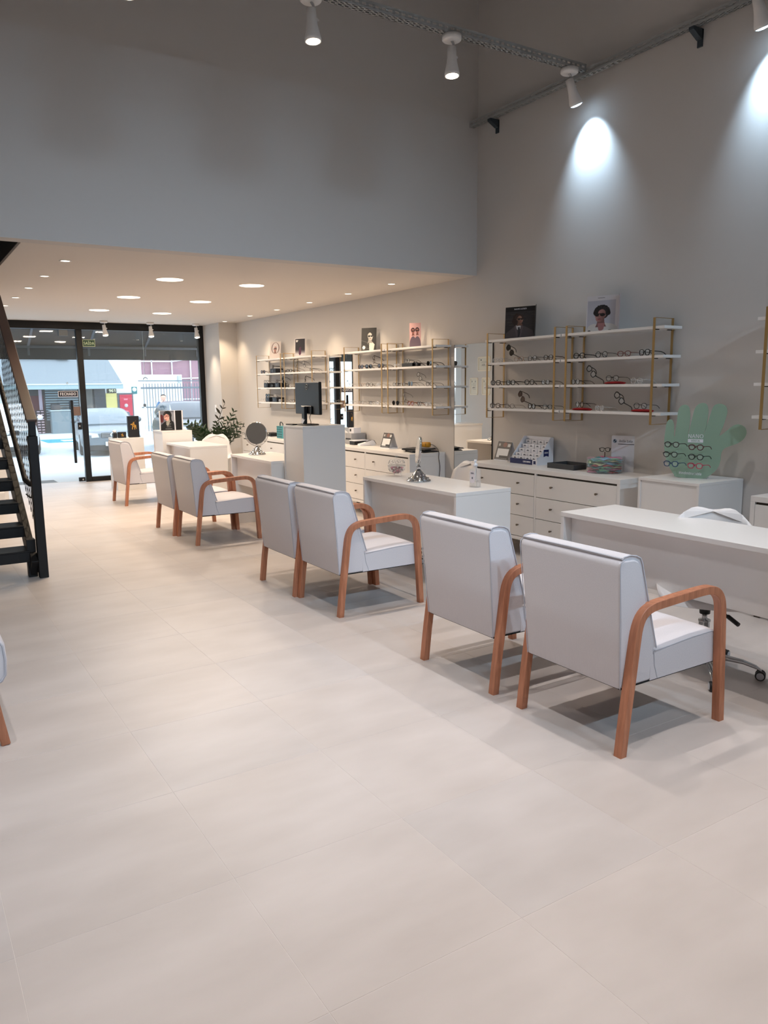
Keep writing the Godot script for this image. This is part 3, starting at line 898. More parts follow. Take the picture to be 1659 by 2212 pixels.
func shell_chair(label: String, at: Vector3, turn: float, seat := 0.44, back := 0.78) -> void:  # local: sits facing -x
	var t := thing("task_chair", label, "office chair", at, turn, "white shell chairs behind the desks")
	var spine := curve2([Vector2(-0.2, seat - 0.035), Vector2(-0.17, seat + 0.005), Vector2(-0.05, seat - 0.005), Vector2(0.08, seat - 0.01), Vector2(0.165, seat + 0.05), Vector2(0.2, seat + 0.17), Vector2(0.225, back - 0.06), Vector2(0.25, back)], 4)
	var n := spine.size()
	var grid := []
	for i in n:
		var v := i / float(n - 1)
		var half := 0.19 + 0.05 * sin(PI * clampf(v * 1.15, 0, 1)) - 0.03 * pow(maxf(0.0, (v - 0.85) / 0.15), 3)
		var rise := 0.06 * sin(PI * v) + 0.01
		var row := []
		for k in 13:
			var u := k / 6.0 - 1.0
			var lift := absf(u) ** 2.4 * rise
			var p: Vector2 = spine[i]
			var fwd := absf(u) ** 2.2 * 0.055 * smoothstep(0.5, 0.75, v)
			var dip := (0.07 * pow(absf(u), 7.0) - 0.016 * pow(sin(PI * absf(u)), 2.0)) * smoothstep(0.8, 1.0, v)
			row.append(Vector3(p.x - fwd, p.y + lift * (1.0 - smoothstep(0.5, 0.8, v)) - dip * 0.8, u * half))
		grid.append(row)
	var st := st0(true)
	var th := 0.009
	var rings := []
	for i in n:
		var r := PackedVector3Array()
		var a: Vector3 = grid[mini(i + 1, n - 1)][6] - grid[maxi(i - 1, 0)][6]
		var nn := Vector3(-a.y, a.x, 0).normalized() * th
		for k in 13: r.append(grid[i][k])
		for k in range(12, -1, -1): r.append(grid[i][k] - nn)
		rings.append(r)
	loft(st, rings)
	put("seat_shell", done(st), mt("shell plastic", Color(0.9, 0.885, 0.88), 0.35), t)
	var chrome := mt("chrome", Color(0.78, 0.79, 0.8), 0.1, 1.0)
	var black := mt("black plastic", Color(0.03, 0.03, 0.035), 0.45)
	var st2 := st0(true)
	lathe(st2, [[0.0, seat - 0.028], [0.1, seat - 0.03], [0.105, seat - 0.045], [0.04, seat - 0.065], [0.0, seat - 0.066]], 24)
	put("seat_plate", done(st2), chrome, t)
	var st3 := st0(true)
	lathe(st3, [[0.0, seat - 0.066], [0.026, seat - 0.066], [0.024, seat - 0.11], [0.013, seat - 0.111], [0.013, seat - 0.14], [0.03, seat - 0.141], [0.03, seat - 0.15], [0.027, seat - 0.152], [0.027, 0.09], [0.03, 0.088], [0.03, 0.06], [0.0, 0.06]], 20)
	put("gas_column", done(st3), chrome, t)
	var st4 := st0(true)
	lathe(st4, [[0.0, seat - 0.0655], [0.0275, seat - 0.0655], [0.0255, seat - 0.108], [0.0, seat - 0.109]], 18)
	put("column_sleeve", done(st4), black, t)
	var st5 := st0(true)
	tube(st5, [Vector3(0.0, seat - 0.06, 0.03), Vector3(-0.08, seat - 0.09, 0.11)], 0.006, 6)
	tube(st5, [Vector3(-0.08, seat - 0.09, 0.11), Vector3(-0.13, seat - 0.112, 0.16)], 0.011, 8)
	put("lever", done(st5), black, t)
	for k in 5:
		var an := TAU * k / 5.0 + 0.35
		var d := Vector3(cos(an), 0, sin(an))
		var side := Vector3(-d.z, 0, d.x)
		var rg := []
		for q in [[0.02, 0.085, 0.02, 0.018], [0.1, 0.09, 0.018, 0.015], [0.19, 0.08, 0.014, 0.012], [0.25, 0.062, 0.013, 0.01], [0.275, 0.045, 0.012, 0.008]]:
			var r := PackedVector3Array()
			for j in 10:
				var b := TAU * j / 10.0
				r.append(d * q[0] + side * cos(b) * q[2] + Vector3(0, q[1] + sin(b) * q[3], 0))
			rg.append(r)
		var st6 := st0(true)
		loft(st6, rg)
		var leg := put("leg", done(st6), chrome, t)
		var st7 := st0(true)
		var w := d * 0.27
		for s in [-1, 1]:
			lathe(st7, [[0.0, -0.009], [0.021, -0.009], [0.0245, -0.004], [0.0245, 0.004], [0.021, 0.009], [0.0, 0.009]], 18, Transform3D(Basis(Vector3(0, 1, 0), side, Vector3(0, 1, 0).cross(side)), w + side * 0.014 * s + Vector3(0, 0.0245, 0)))
		put("caster", done(st7), black, leg)
		var st8 := st0(true)
		for s in [-1, 1]:
			lathe(st8, [[0.014, 0.009], [0.018, 0.009], [0.018, 0.0105], [0.014, 0.0105]], 18, Transform3D(Basis(Vector3(0, 1, 0), side * s, Vector3(0, 1, 0).cross(side * s)), w + side * 0.014 * s + Vector3(0, 0.0245, 0)))
		put("caster_ring", done(st8), mt("caster ring", Color(0.75, 0.77, 0.8), 0.4), leg)

func task_chairs() -> void:
	shell_chair("white shell swivel chair behind the nearest desk, chrome star base showing under it", Vector3(3.38, 0, -2.35), 0.55, 0.415, 0.80)
	shell_chair("white shell swivel chair behind the desk with the soap pump", Vector3(3.86, 0, -5.18), -0.2, 0.46, 0.81)
	shell_chair("white shell swivel chair behind the far desk, in front of the plant", Vector3(3.72, 0, -10.4), 0.9, 0.44, 0.80)

# ---------------------------------------------------------------- wall mirrors
func mirrors() -> void:
	var mm := mt("mirror silver", Color(0.93, 0.93, 0.92), 0.01, 1.0)
	var n := 0
	for q in [[-6.375, -5.775, 0.42], [-9.035, -8.44, 0.55]]:
		var t := thing("wall_mirror", ["tall wall mirror between the middle and near shelves, reflecting framed certificates", "tall wall mirror between the far and middle shelves, reflecting the street"][n], "mirror", Vector3(WX, q[2], (q[0] + q[1]) / 2), 0.0, "tall wall mirrors")
		var h: float = 1.855 - q[2]
		var l: float = (q[1] - q[0]) / 2
		put("glass", box(Vector3(-0.008, 0.004, -l + 0.004), Vector3(-0.003, h - 0.004, l - 0.004), 0), mm, t)
		var st := st0()
		cbox(st, Vector3(-0.011, 0, l - 0.005), Vector3(0, h, l), 0)
		cbox(st, Vector3(-0.009, 0, -l), Vector3(0, h, -l + 0.004), 0)
		cbox(st, Vector3(-0.009, 0, -l + 0.004), Vector3(0, 0.004, l - 0.005), 0)
		put("frame_edge", done(st), mt("mirror edge", Color(0.06, 0.055, 0.05), 0.4), t)
		n += 1
	# what the near mirror shows: certificates on the left wall
	var fr := mt("certificate frame", Color(0.92, 0.88, 0.8), 0.5)
	var k := 0
	for q in [[-12.24, 1.86, 0.36, 0.26, "upper"], [-12.56, 1.42, 0.22, 0.32, "lower one nearer the street"], [-12.18, 1.42, 0.22, 0.32, "lower one farther from the street"]]:
		var t := thing("certificate", "cream framed certificate on the left wall seen in the mirror, %s" % q[4], "certificate", Vector3(LX, q[1], q[0]), PI / 2, "framed certificates")
		var im := canvas(80, 80, Color(0.86, 0.84, 0.78))
		for y in range(22, 62, 5): im.fill_rect(Rect2i(12, y, 56 - (y * 7) % 20, 1), Color(0.55, 0.53, 0.5))
		oval(im, 18, 13, 4, 5, Color(0.3, 0.3, 0.28))
		oval(im, 62, 13, 4, 5, Color(0.3, 0.3, 0.28))
		im.fill_rect(Rect2i(26, 46, 30, 3), Color(0.25, 0.24, 0.22))
		put("page", sheet(q[2] - 0.03, q[3] - 0.03, 0.004), printed("certificate %d" % k, im), t, Transform3D(Basis(), Vector3(0, -q[3] / 2 + 0.015, 0.004)))
		var st := st0()
		for s in [-1, 1]:
			cbox(st, Vector3(s * q[2] / 2 - 0.012, -q[3] / 2, 0), Vector3(s * q[2] / 2 + 0.012, q[3] / 2, 0.014), 0.002)
			cbox(st, Vector3(-q[2] / 2, s * q[3] / 2 - 0.012, 0), Vector3(q[2] / 2, s * q[3] / 2 + 0.012, 0.014), 0.002)
		put("frame", done(st), fr, t)
		k += 1

# ---------------------------------------------------------------- staircase
func stairs() -> void:
	var steel := mt("stair steel", Color(0.045, 0.045, 0.055), 0.55, 0.1)
	var t := thing("staircase", "black steel open-tread staircase with mesh balustrade at the left", "staircase", Vector3(0, 0, 0))
	var x0 := -0.2
	var x1 := 0.84
	var rise := 0.163
	var run := 0.229
	for k in 14:
		var y := 0.215 + rise * k
		var z := -6.53 - run * k
		var st := st0()
		cbox(st, Vector3(x0 + 0.02, y - 0.012, z - 0.25), Vector3(x1 - 0.02, y, z), 0.002)
		cbox(st, Vector3(x0 + 0.02, y - 0.09, z - 0.008), Vector3(x1 - 0.02, y - 0.012, z), 0.002)
		cbox(st, Vector3(x0 + 0.02, y - 0.05, z - 0.25), Vector3(x1 - 0.02, y - 0.012, z - 0.244), 0.002)
		put("tread", done(st), steel, t)
	var slope := Vector3(0, rise, -run).normalized()
	for x in [x0, x1]:
		var st := st0()
		var a := Vector3(x, 0.07, -6.5)
		bar(st, a, a + Vector3(0, rise, -run) * 14.6, 0.05, 0.17, Vector3.RIGHT, 0.003)
		put("stringer", done(st), steel, t)
	var st3 := st0()
	cbox(st3, Vector3(0.865, 0, -6.53), Vector3(0.932, 1.11, -6.455), 0.003)
	cbox(st3, Vector3(0.877, 1.11, -6.52), Vector3(0.926, 1.235, -6.46), 0.003)
	cbox(st3, Vector3(0.8, 0, -6.62), Vector3(0.866, 0.3, -6.54), 0.003)
	put("newel_post", done(st3), steel, t)
	var st4 := st0()
	bar(st4, Vector3(0.9, 1.222, -6.46), Vector3(0.9, 1.222, -6.46) + Vector3(0, rise, -run) * 6.6, 0.075, 0.03, Vector3.RIGHT, 0.003)
	put("handrail", done(st4), mt("handrail brown", Color(0.30, 0.235, 0.215), 0.45), t)
	var st5 := st0(true)
	var g := Vector3(0.86, 0.80, -6.6)
	tube(st5, [Vector3(0.9, 0.73, -6.53), Vector3(0.87, 0.73, -6.6), Vector3(0.845, 0.76, -6.66), Vector3(0.845, 0.9, -6.87), Vector3(0.845, 0.9, -6.87) + Vector3(0, rise, -run) * 5.0], 0.021, 10)
	put("grip_rail", done(st5), steel, t)
	var st7 := st0(true)
	tube(st7, curve2([Vector3(0.9, 0.66, -6.54), Vector3(0.885, 0.63, -6.58), Vector3(0.87, 0.62, -6.64), Vector3(0.85, 0.64, -6.7)], 4), 0.006, 6)
	put("cable_loop", done(st7), steel, t)
	# expanded metal between stringer and handrail
	var st6 := st0()
	var org := Vector3(0.9, 0.2, -6.53)
	var along := Vector3(0, rise, -run) * 6.4
	var w := along.length()
	var hgt := 1.0
	var step := 0.085
	for fam in [-1.0, 1.0]:
		var c := -hgt * 0.9
		while c < w + hgt * 0.9:
			# line s = c + fam * t * 0.55, clipped to 0..w
			var t0 := 0.0
			var t1 := hgt
			var a0 := c if fam > 0 else c
			var s0 := a0
			var s1: float = a0 + fam * hgt * 0.55
			if not ((s0 < 0 and s1 < 0) or (s0 > w and s1 > w)):
				var ds: float = s1 - s0
				var u0 := 0.0
				var u1 := 1.0
				for lim in [[-ds, s0], [ds, w - s0]]:
					if absf(lim[0]) < 1e-9: continue
					var u: float = lim[1] / lim[0]
					if lim[0] < 0: u0 = maxf(u0, u)
					else: u1 = minf(u1, u)
				if u1 > u0:
					var pa: Vector3 = org + along * ((s0 + ds * u0) / w) + Vector3(0, hgt * u0, 0)
					var pb: Vector3 = org + along * ((s0 + ds * u1) / w) + Vector3(0, hgt * u1, 0)
					bar(st6, pa, pb, 0.0025, 0.006, Vector3.RIGHT, 0)
			c += step
	var mp := put("mesh_panel", done(st6), steel, t)
	mp.set_meta("kind", "stuff")

# ---------------------------------------------------------------- wall shelves
func shelf_module(label: String, za: float, zb: float, ea: float, eb: float, group: String) -> void:
	var t := thing("wall_shelf", label, "wall shelf", Vector3(WX, 1.155, (za + zb) / 2), 0.0, group)
	var gold := mt("brushed gold", Color(0.63, 0.51, 0.31), 0.42, 0.35)
	var mid := (za + zb) / 2
	for z in [za - mid, zb - mid]:
		var st := st0()
		var x0 := -0.218
		var x1 := -0.018
		cbox(st, Vector3(x0 - 0.002, 0, z - 0.010), Vector3(x0 + 0.002, 0.76, z + 0.010), 0.0006)
		cbox(st, Vector3(x1 - 0.002, 0, z - 0.010), Vector3(x1 + 0.002, 0.76, z + 0.010), 0.0006)
		cbox(st, Vector3(x0, 0.757, z - 0.010), Vector3(x1, 0.76, z + 0.010), 0.0006)
		cbox(st, Vector3(x0, 0.0, z - 0.010), Vector3(x1, 0.003, z + 0.010), 0.0006)
		for y in [0.08, 0.68]:
			cbox(st, Vector3(x1, y - 0.006, z - 0.006), Vector3(0, y + 0.006, z + 0.006), 0.0006)
		put("side_frame", done(st), gold, t)
	for y in [0.088, 0.294, 0.497, 0.70]:
		var b := put("shelf_board", box(Vector3(-0.2145, y - 0.02, za - mid - ea), Vector3(-0.0205, y, zb - mid + eb), 0.0012), melamine(), t)
		var st := st0()
		for z in [za - mid, zb - mid]:
			for x in [-0.19, -0.05]:
				cbox(st, Vector3(x - 0.018, y - 0.026, z - 0.009), Vector3(x + 0.018, y - 0.0205, z + 0.009), 0.0005)
		put("clips", done(st), mt("clip black", Color(0.04, 0.04, 0.04), 0.5), b)

const SHELF := [1.855, 1.652, 1.449, 1.243]

# ---------------------------------------------------------------- eyewear: front at x = 0 facing -x, temples towards +x
func specs(label: String, cat: String, frame: Material, lens: Material, hw: float, hh: float, power: float, thick: float) -> Node3D:
	var t := thing("eyeglasses" if cat == "eyeglasses" else "sunglasses", label, cat)
	var st := st0(true)
	var rims := []
	thick *= 1.3
	for s in [-1.0, 1.0]:
		var rim := []
		for k in 18:
			var a := TAU * k / 18.0
			var cx := signf(cos(a)) * pow(absf(cos(a)), 2.0 / power) * hw
			var cy := signf(sin(a)) * pow(absf(sin(a)), 2.0 / power) * hh
			if cy < 0: cx *= 0.9
			rim.append(Vector3(absf(cx) * 0.03, hh + thick + cy, s * (hw + 0.009) + cx))
		rims.append(rim)
		tube(st, rim, thick, 5, true)
		tube(st, [Vector3(0.001, hh * 1.55, s * (2 * hw + 0.009)), Vector3(0.006, hh * 1.55, s * (2 * hw + 0.016))], thick * 1.1, 5)
	tube(st, [Vector3(0, hh * 1.5, -0.011), Vector3(-0.003, hh * 1.62, 0), Vector3(0, hh * 1.5, 0.011)], thick, 5)
	put("front_frame", done(st), frame, t)
	for i in 2:
		var ls := st0()
		var a := PackedVector3Array()
		var b := PackedVector3Array()
		for p in rims[i]:
			a.append(p - Vector3(0.0006, 0, 0))
			b.append(p + Vector3(0.0006, 0, 0))
		loft(ls, [a, b], false)
		put("lens", done(ls), lens, t)
	for s in [-1.0, 1.0]:
		var ts := st0(true)
		var z: float = s * (2 * hw + 0.016)
		tube(ts, [Vector3(0.006, hh * 1.55, z), Vector3(0.05, hh * 1.5, z), Vector3(0.095, hh * 1.35, z * 0.98), Vector3(0.118, hh * 0.95, z * 0.97), Vector3(0.138, thick, z * 0.95)], thick * 0.9, 5)
		put("temple", done(ts), frame, t)
	return t

func eyewear() -> void:
	var black := mt("frame black", Color(0.03, 0.028, 0.03), 0.25)
	var tort := mt("frame tortoise", Color(0.22, 0.11, 0.07), 0.25)
	var redb := mt("frame red brown", Color(0.45, 0.2, 0.16), 0.3)
	var thin := mt("frame gunmetal", Color(0.32, 0.29, 0.27), 0.3, 0.6)
	var goldf := mt("frame gold", Color(0.62, 0.45, 0.28), 0.3, 0.7)
	var crys := clear("frame crystal", Color(0.9, 0.88, 0.86, 0.45), 0.05)
	var oran := mt("frame amber", Color(0.62, 0.34, 0.18), 0.3)
	var l0 := clear("clear lens", Color(0.95, 0.97, 1.0, 0.06))
	l0.metallic_specular = 0.22
	var l1 := clear("dark lens", Color(0.03, 0.03, 0.04, 0.9))
	var l2 := clear("brown lens", Color(0.22, 0.12, 0.09, 0.8))
	var l3 := clear("amber lens", Color(0.55, 0.32, 0.2, 0.6))
	# name: [what it looks like, category, frame, lens, half width, half height, squareness, thickness]
	var style := {
		"K": ["thick black framed glasses", "eyeglasses", black, l0, 0.026, 0.020, 3.2, 0.0028],
		"k": ["thin black framed glasses", "eyeglasses", black, l0, 0.025, 0.020, 2.6, 0.0017],
		"r": ["round black framed glasses", "eyeglasses", black, l0, 0.024, 0.0225, 2.0, 0.0019],
		"t": ["tortoise framed glasses", "eyeglasses", tort, l0, 0.026, 0.020, 2.8, 0.0024],
		"R": ["red-brown framed glasses", "eyeglasses", redb, l0, 0.026, 0.019, 2.7, 0.0022],
		"g": ["thin grey metal glasses", "eyeglasses", thin, l0, 0.025, 0.0195, 2.7, 0.0012],
		"o": ["thin gold rimmed glasses", "eyeglasses", goldf, l0, 0.025, 0.021, 2.2, 0.0012],
		"c": ["pale clear framed glasses", "eyeglasses", crys, l0, 0.025, 0.020, 2.6, 0.0022],
		"S": ["black sunglasses", "sunglasses", black, l1, 0.028, 0.0225, 2.8, 0.0026],
		"s": ["round dark sunglasses", "sunglasses", thin, l1, 0.025, 0.0245, 2.1, 0.0014],
		"b": ["brown sunglasses", "sunglasses", tort, l2, 0.028, 0.023, 2.4, 0.0026],
		"a": ["amber glasses", "eyeglasses", oran, l3, 0.027, 0.022, 2.5, 0.0028]}
	var proto := {}
	var place := {"B1": "near shelves' left half", "B2": "near shelves' right half", "M1": "middle shelves' left half", "M2": "middle shelves' right half", "L1": "far shelves' left half", "L2": "far shelves' right half"}
	var level := ["top", "second", "third", "bottom"]
	var nth := ["first", "second", "third", "fourth", "fifth", "sixth"]
	# per shelf: style letter, z, and / for a pair propped up on its corner
	var rows := [
		["B1", 1, "c -5.51 S/ -5.39 o -5.25 k -5.08 t -4.88"], ["B1", 2, "K -5.55 K -5.33 K -5.11 k -4.89"], ["B1", 3, "t -5.54 g -5.36 b/ -5.23 K -5.07 k -4.88"],
		["B2", 1, "K -4.52 r -4.30 R -4.07 K -3.88"], ["B2", 2, "k -4.55 K/ -4.41 k! -4.17 c -3.95"], ["B2", 3, "r! -4.52 c -4.29 K/ -4.13 k! -3.91"],
		["M1", 1, "b -7.98 S -7.80 t/ -7.68 b -7.53"], ["M1", 2, "c -8.21 o -7.95 k -7.76 c -7.58"], ["M1", 3, "c -8.21 g -7.98 k -7.79 c -7.61"],
		["M2", 1, "c -7.2 k^ -6.99 S -6.83 S -6.6"], ["M2", 2, "k -7.21 g -7.07 s -6.93 k/ -6.79 k -6.6"], ["M2", 3, "s -7.21 g/ -7.09 a -6.95 r -6.77 c -6.62"],
		["L1", 1, "b -10.82 S^ -10.43 g -10.14"], ["L1", 2, "k^ -10.70 S -10.5 t^ -10.31 S/ -10.16"], ["L1", 3, "c -10.86 S^ -10.66 c^ -10.41 c -10.22"],
		["L2", 1, "K -9.89 k/ -9.72 k/ -9.46 r -9.24"], ["L2", 2, "c -9.87 K/ -9.43"], ["L2", 3, "k -9.86 k -9.11"]]
	for r in rows:
		var words: PackedStringArray = r[2].split(" ")
		for i in range(0, words.size(), 2):
			var key := words[i].left(1)
			var how := words[i].substr(1)
			var z := words[i + 1].to_float()
			var s: Array = style[key]
			var label := "%s%s, %s board, %s, %s from left" % ["tilted " if how == "/" else "", s[0], level[r[1]], place[r[0]], nth[i / 2]]
			if how == "!": label = "%s lying on a red pouch, %s board, %s" % [s[0], level[r[1]], place[r[0]]]
			if how == "^": label = "%s atop box, %s board, %s, %s from left" % [s[0], level[r[1]], place[r[0]], nth[i / 2]]
			var g := "%s in the %s" % ["pairs", place[r[0]]]
			var o: Node3D
			if not proto.has(key):
				o = specs(label, s[1], s[2], s[3], s[4], s[5], s[6], s[7])
				proto[key] = o
			else:
				o = dup(proto[key], Vector3.ZERO, 0.0, label)
			o.set_meta("group", g)
			var y: float = SHELF[r[1]]
			var x := WX - 0.165 + rng.randf_range(-0.012, 0.012)
			var yaw := rng.randf_range(-0.3, 0.12)
			var b := Basis(Vector3.UP, yaw)
			if how == "/":   # stands on one corner, the other lens up
				var tilt := 0.72
				b = Basis(Vector3.UP, yaw) * Basis(Vector3.BACK, -0.3) * Basis(Vector3.RIGHT, tilt)
				var low := 1e9
				for p in [Vector3(0, 0, s[4]), Vector3(0, 0, 2 * s[4]), Vector3(0, s[5], 2 * s[4] + 0.018), Vector3(0, 0.3 * s[5], 1.8 * s[4]), Vector3(0.138, 0, 1.9 * s[4] + 0.016), Vector3(0, 0, -2 * s[4]), Vector3(0, s[5], -2 * s[4] - 0.018), Vector3(0, 2 * s[5], -2 * s[4] - 0.018), Vector3(0.138, 0, -1.9 * s[4] - 0.016)]:
					low = minf(low, (b * p).y)
				o.transform = Transform3D(b, Vector3(x, y - low + 0.002, z))
				continue
			if how == "!": y += 0.022
			if how == "^": y += 0.066 if String(r[0]) == "L1" else 0.04
			o.transform = Transform3D(b, Vector3(x, y, z))

func displays() -> void:
	shelf_module("near gold-framed wall shelves, left half, dark suit poster on top", -5.605, -4.75, 0.035, 0.058, "gold framed wall shelves")
	shelf_module("near gold-framed wall shelves, right half, curly hair poster on top", -4.62, -3.765, 0.058, 0.085, "gold framed wall shelves")
	shelf_module("middle gold-framed wall shelves, left half, overlapping the far mirror", -8.265, -7.425, 0.035, 0.055, "gold framed wall shelves")
	shelf_module("middle gold-framed wall shelves, right half, beside the near mirror", -7.30, -6.46, 0.055, 0.05, "gold framed wall shelves")
	shelf_module("far gold-framed wall shelves, left half, holding navy boxes", -10.91, -10.07, 0.035, 0.05, "gold framed wall shelves")
	shelf_module("far gold-framed wall shelves, right half, behind the monitor", -9.955, -9.12, 0.05, 0.05, "gold framed wall shelves")
	shelf_module("gold-framed wall shelves cut by the right picture edge", -2.915, -2.06, 0.065, 0.058, "gold framed wall shelves")
	eyewear()
	# red pouches
	var red := mt("red felt", Color(0.62, 0.04, 0.07), 0.85)
	var n := 0
	for q in [[2, -4.17, "under thin black glasses on the third board"], [3, -4.50, "at the left end of the bottom board"], [3, -3.90, "at the right end of the bottom board"]]:
		var t := thing("glasses_pouch", "flat red glasses pouch %s, near shelves" % q[2], "pouch", Vector3(WX - 0.12, SHELF[q[0]], q[1]), -0.15, "red pouches on the near shelves")
		var st := st0(true)
		var rings := []
		for k in 9:
			var u := k / 4.0 - 1.0
			var w := 0.034 * sqrt(maxf(0.02, 1 - pow(absf(u), 4)))
			var h := 0.021 * sqrt(maxf(0.05, 1 - pow(absf(u), 4)))
			var r := PackedVector3Array()
			for j in 12:
				var a := TAU * j / 12.0
				r.append(Vector3(cos(a) * w * 1.6 - 0.02, maxf(0.0, h * (0.5 + 0.5 * sin(a))), u * 0.098))
			rings.append(r)
		loft(st, rings)
		put("body", done(st), red, t)
		var st2 := st0()
		cbox(st2, Vector3(-0.073, 0.009, -0.01), Vector3(-0.02, 0.0115, 0.092), 0.001)
		put("flap_edge", done(st2), mt("dark red", Color(0.35, 0.02, 0.04), 0.85), t)
		n += 1
	# navy display boxes on the far shelves, one black box on the middle ones
	var navy := mt("box navy", Color(0.055, 0.075, 0.115), 0.5)
	var pale := mt("box print", Color(0.5, 0.56, 0.62), 0.5)
	for q in [[1, -10.43, 0.19, "alone on the second board"], [2, -10.70, 0.13, "left one on the third board"], [2, -10.31, 0.13, "right one on the third board"], [3, -10.66, 0.13, "left one on the bottom board"], [3, -10.41, 0.15, "right one on the bottom board"]]:
		var t := thing("display_box", "navy eyewear box %s of the far shelves" % q[3], "box", Vector3(WX - 0.115, SHELF[q[0]], q[1]), 0.0, "navy boxes on the far shelves")
		put("carton", box(Vector3(-0.06, 0, -q[2] / 2), Vector3(0.06, 0.066, q[2] / 2), 0.001), navy, t)
		var st := st0()
		cbox(st, Vector3(-0.0612, 0.03, -0.006 - q[2] * 0.12), Vector3(-0.0602, 0.048, 0.006 - q[2] * 0.12), 0)
		cbox(st, Vector3(-0.0612, 0.018, -0.018 - q[2] * 0.12), Vector3(-0.0602, 0.022, 0.018 - q[2] * 0.12), 0)
		put("printed_mark", done(st), pale, t)
	var bb := thing("display_box", "flat black eyewear box on the second board of the middle shelves", "box", Vector3(WX - 0.115, SHELF[1], -6.99), 0.0)
	put("carton", box(Vector3(-0.055, 0, -0.1), Vector3(0.055, 0.04, 0.1), 0.001), mt("box black", Color(0.03, 0.03, 0.03), 0.5), bb)
	posters()
	hand_display()
	counter_items()
	desk_items()
	window_items()

# ---------------------------------------------------------------- posters: generic portraits, computed
func shaded(im: Image, cx: float, cy: float, rx: float, ry: float, c: Color, lit: Color, toward: Vector2) -> void:  # an oval whose print tone runs from c to lit
	for y in range(maxi(0, int(cy - ry)), mini(im.get_height(), int(cy + ry) + 2)):
		for x in range(maxi(0, int(cx - rx)), mini(im.get_width(), int(cx + rx) + 2)):
			var p := Vector2((x + 0.5 - cx) / rx, (y + 0.5 - cy) / ry)
			if p.length_squared() <= 1.0: im.set_pixel(x, y, c.lerp(lit, clampf(0.5 + 0.55 * p.dot(toward), 0, 1)))

func head(im: Image, c: Vector2, r: float, skin: Color, hair: Color, turn: float, shades: bool, curly := false) -> void:  # an invented face seen about three-quarters
	var dim := skin.darkened(0.34)
	shape(im, [c + Vector2(-0.40, 0.6) * r, c + Vector2(0.42, 0.5) * r, c + Vector2(0.5, 1.3) * r, c + Vector2(0.72, 1.7) * r, c + Vector2(-0.66, 1.75) * r, c + Vector2(-0.46, 1.3) * r], dim)
	oval(im, c.x - turn * r * 0.14, c.y - r * 0.22, r * 0.86, r * 0.9, hair)
	# face: rounded above, narrowing to a chin set towards the side the head is turned to
	shaded(im, c.x + turn * r * 0.08, c.y + r * 0.02, r * 0.70, r * 0.82, dim, skin.lightened(0.1), Vector2(turn * 0.8, -0.35))
	shaded(im, c.x + turn * r * 0.17, c.y + r * 0.52, r * 0.50, r * 0.56, dim, skin.lightened(0.05), Vector2(turn * 0.9, -0.2))
	oval(im, c.x - turn * r * 0.62, c.y + r * 0.16, r * 0.11, r * 0.19, dim.lightened(0.12))
	var ex := c + Vector2(turn * 0.16, 0.02) * r
	var dark := Color(0.045, 0.04, 0.05)
	# nose and mouth
	shape(im, [ex + Vector2(turn * 0.04, 0.0) * r, ex + Vector2(turn * 0.25, 0.36) * r, ex + Vector2(turn * 0.04, 0.42) * r], skin.darkened(0.22))
	oval(im, ex.x + turn * r * 0.06, c.y + r * 0.665, r * 0.21, r * 0.05, Color(0.36, 0.13, 0.15))
	oval(im, ex.x + turn * r * 0.06, c.y + r * 0.73, r * 0.17, r * 0.055, skin.lerp(Color(0.62, 0.25, 0.28), 0.6))
	for s in [-1.0, 1.0]:
		var w := r * (0.31 if s * turn < 0 else 0.25)
		if shades:
			oval(im, ex.x + s * r * 0.34, ex.y + r * 0.06, w, r * 0.21, dark)
			oval(im, ex.x + s * r * 0.34 - w * 0.2, ex.y - r * 0.0, w * 0.5, r * 0.06, Color(0.16, 0.14, 0.16))
		else: oval(im, ex.x + s * r * 0.3, ex.y, r * 0.1, r * 0.05, dark)
	if shades: shape(im, [ex + Vector2(-0.62, -0.12) * r, ex + Vector2(0.58, -0.12) * r, ex + Vector2(0.58, -0.02) * r, ex + Vector2(-0.62, -0.02) * r], dark)
	shape(im, [ex + Vector2(-turn * 0.55, -0.08) * r, ex + Vector2(-turn * 0.8, 0.06) * r, ex + Vector2(-turn * 0.8, 0.12) * r, ex + Vector2(-turn * 0.55, 0.02) * r], dark)
	# hair: a cap above the brow, thicker on the far side
	for k in 26:
		var a := PI * (0.98 + 1.04 * k / 25.0)
		var q := c + Vector2(cos(a) * 0.76 - turn * 0.12, sin(a) * 0.80 - 0.16) * r
		var n := (0.27 if curly else 0.2) * r * (1.0 + (0.18 * sin(k * 2.3) if curly else 0.0))
		oval(im, q.x, q.y, n, n, hair.lightened(0.05 * (k % 3)))
		if curly: oval(im, q.x + r * 0.12 * sin(k * 4.1), q.y - r * 0.12, n * 0.6, n * 0.6, hair.lightened(0.09 * ((k + 1) % 2)))

func poster(called: String, label: String, at: Vector3, normal: Vector3, w: float, h: float, im: Image, lean := 0.08, wing := 0.0, wing_c := Color.BLACK) -> Node3D:
	var t := thing(called, label, "poster", at)
	var xf := facing(normal, Vector3.ZERO)
	xf.basis = xf.basis * Basis(Vector3.RIGHT, -lean)
	put("print", sheet(w, h, 0.003), printed(label.left(24), im), t, xf)
	if wing > 0.0:
		put("side_wing", box(Vector3(0, 0, 0), Vector3(wing, h, 0.003), 0), mt("wing %s" % wing_c.to_html(), wing_c, 0.5), t, xf * Transform3D(Basis(Vector3.UP, -1.05), Vector3(w / 2, 0, 0.003)))
	put("easel_back", box(Vector3(-w * 0.2, 0, -0.05), Vector3(w * 0.2, 0.004, 0.0), 0), mt("card grey", Color(0.55, 0.53, 0.5), 0.9), t, xf)
	return t

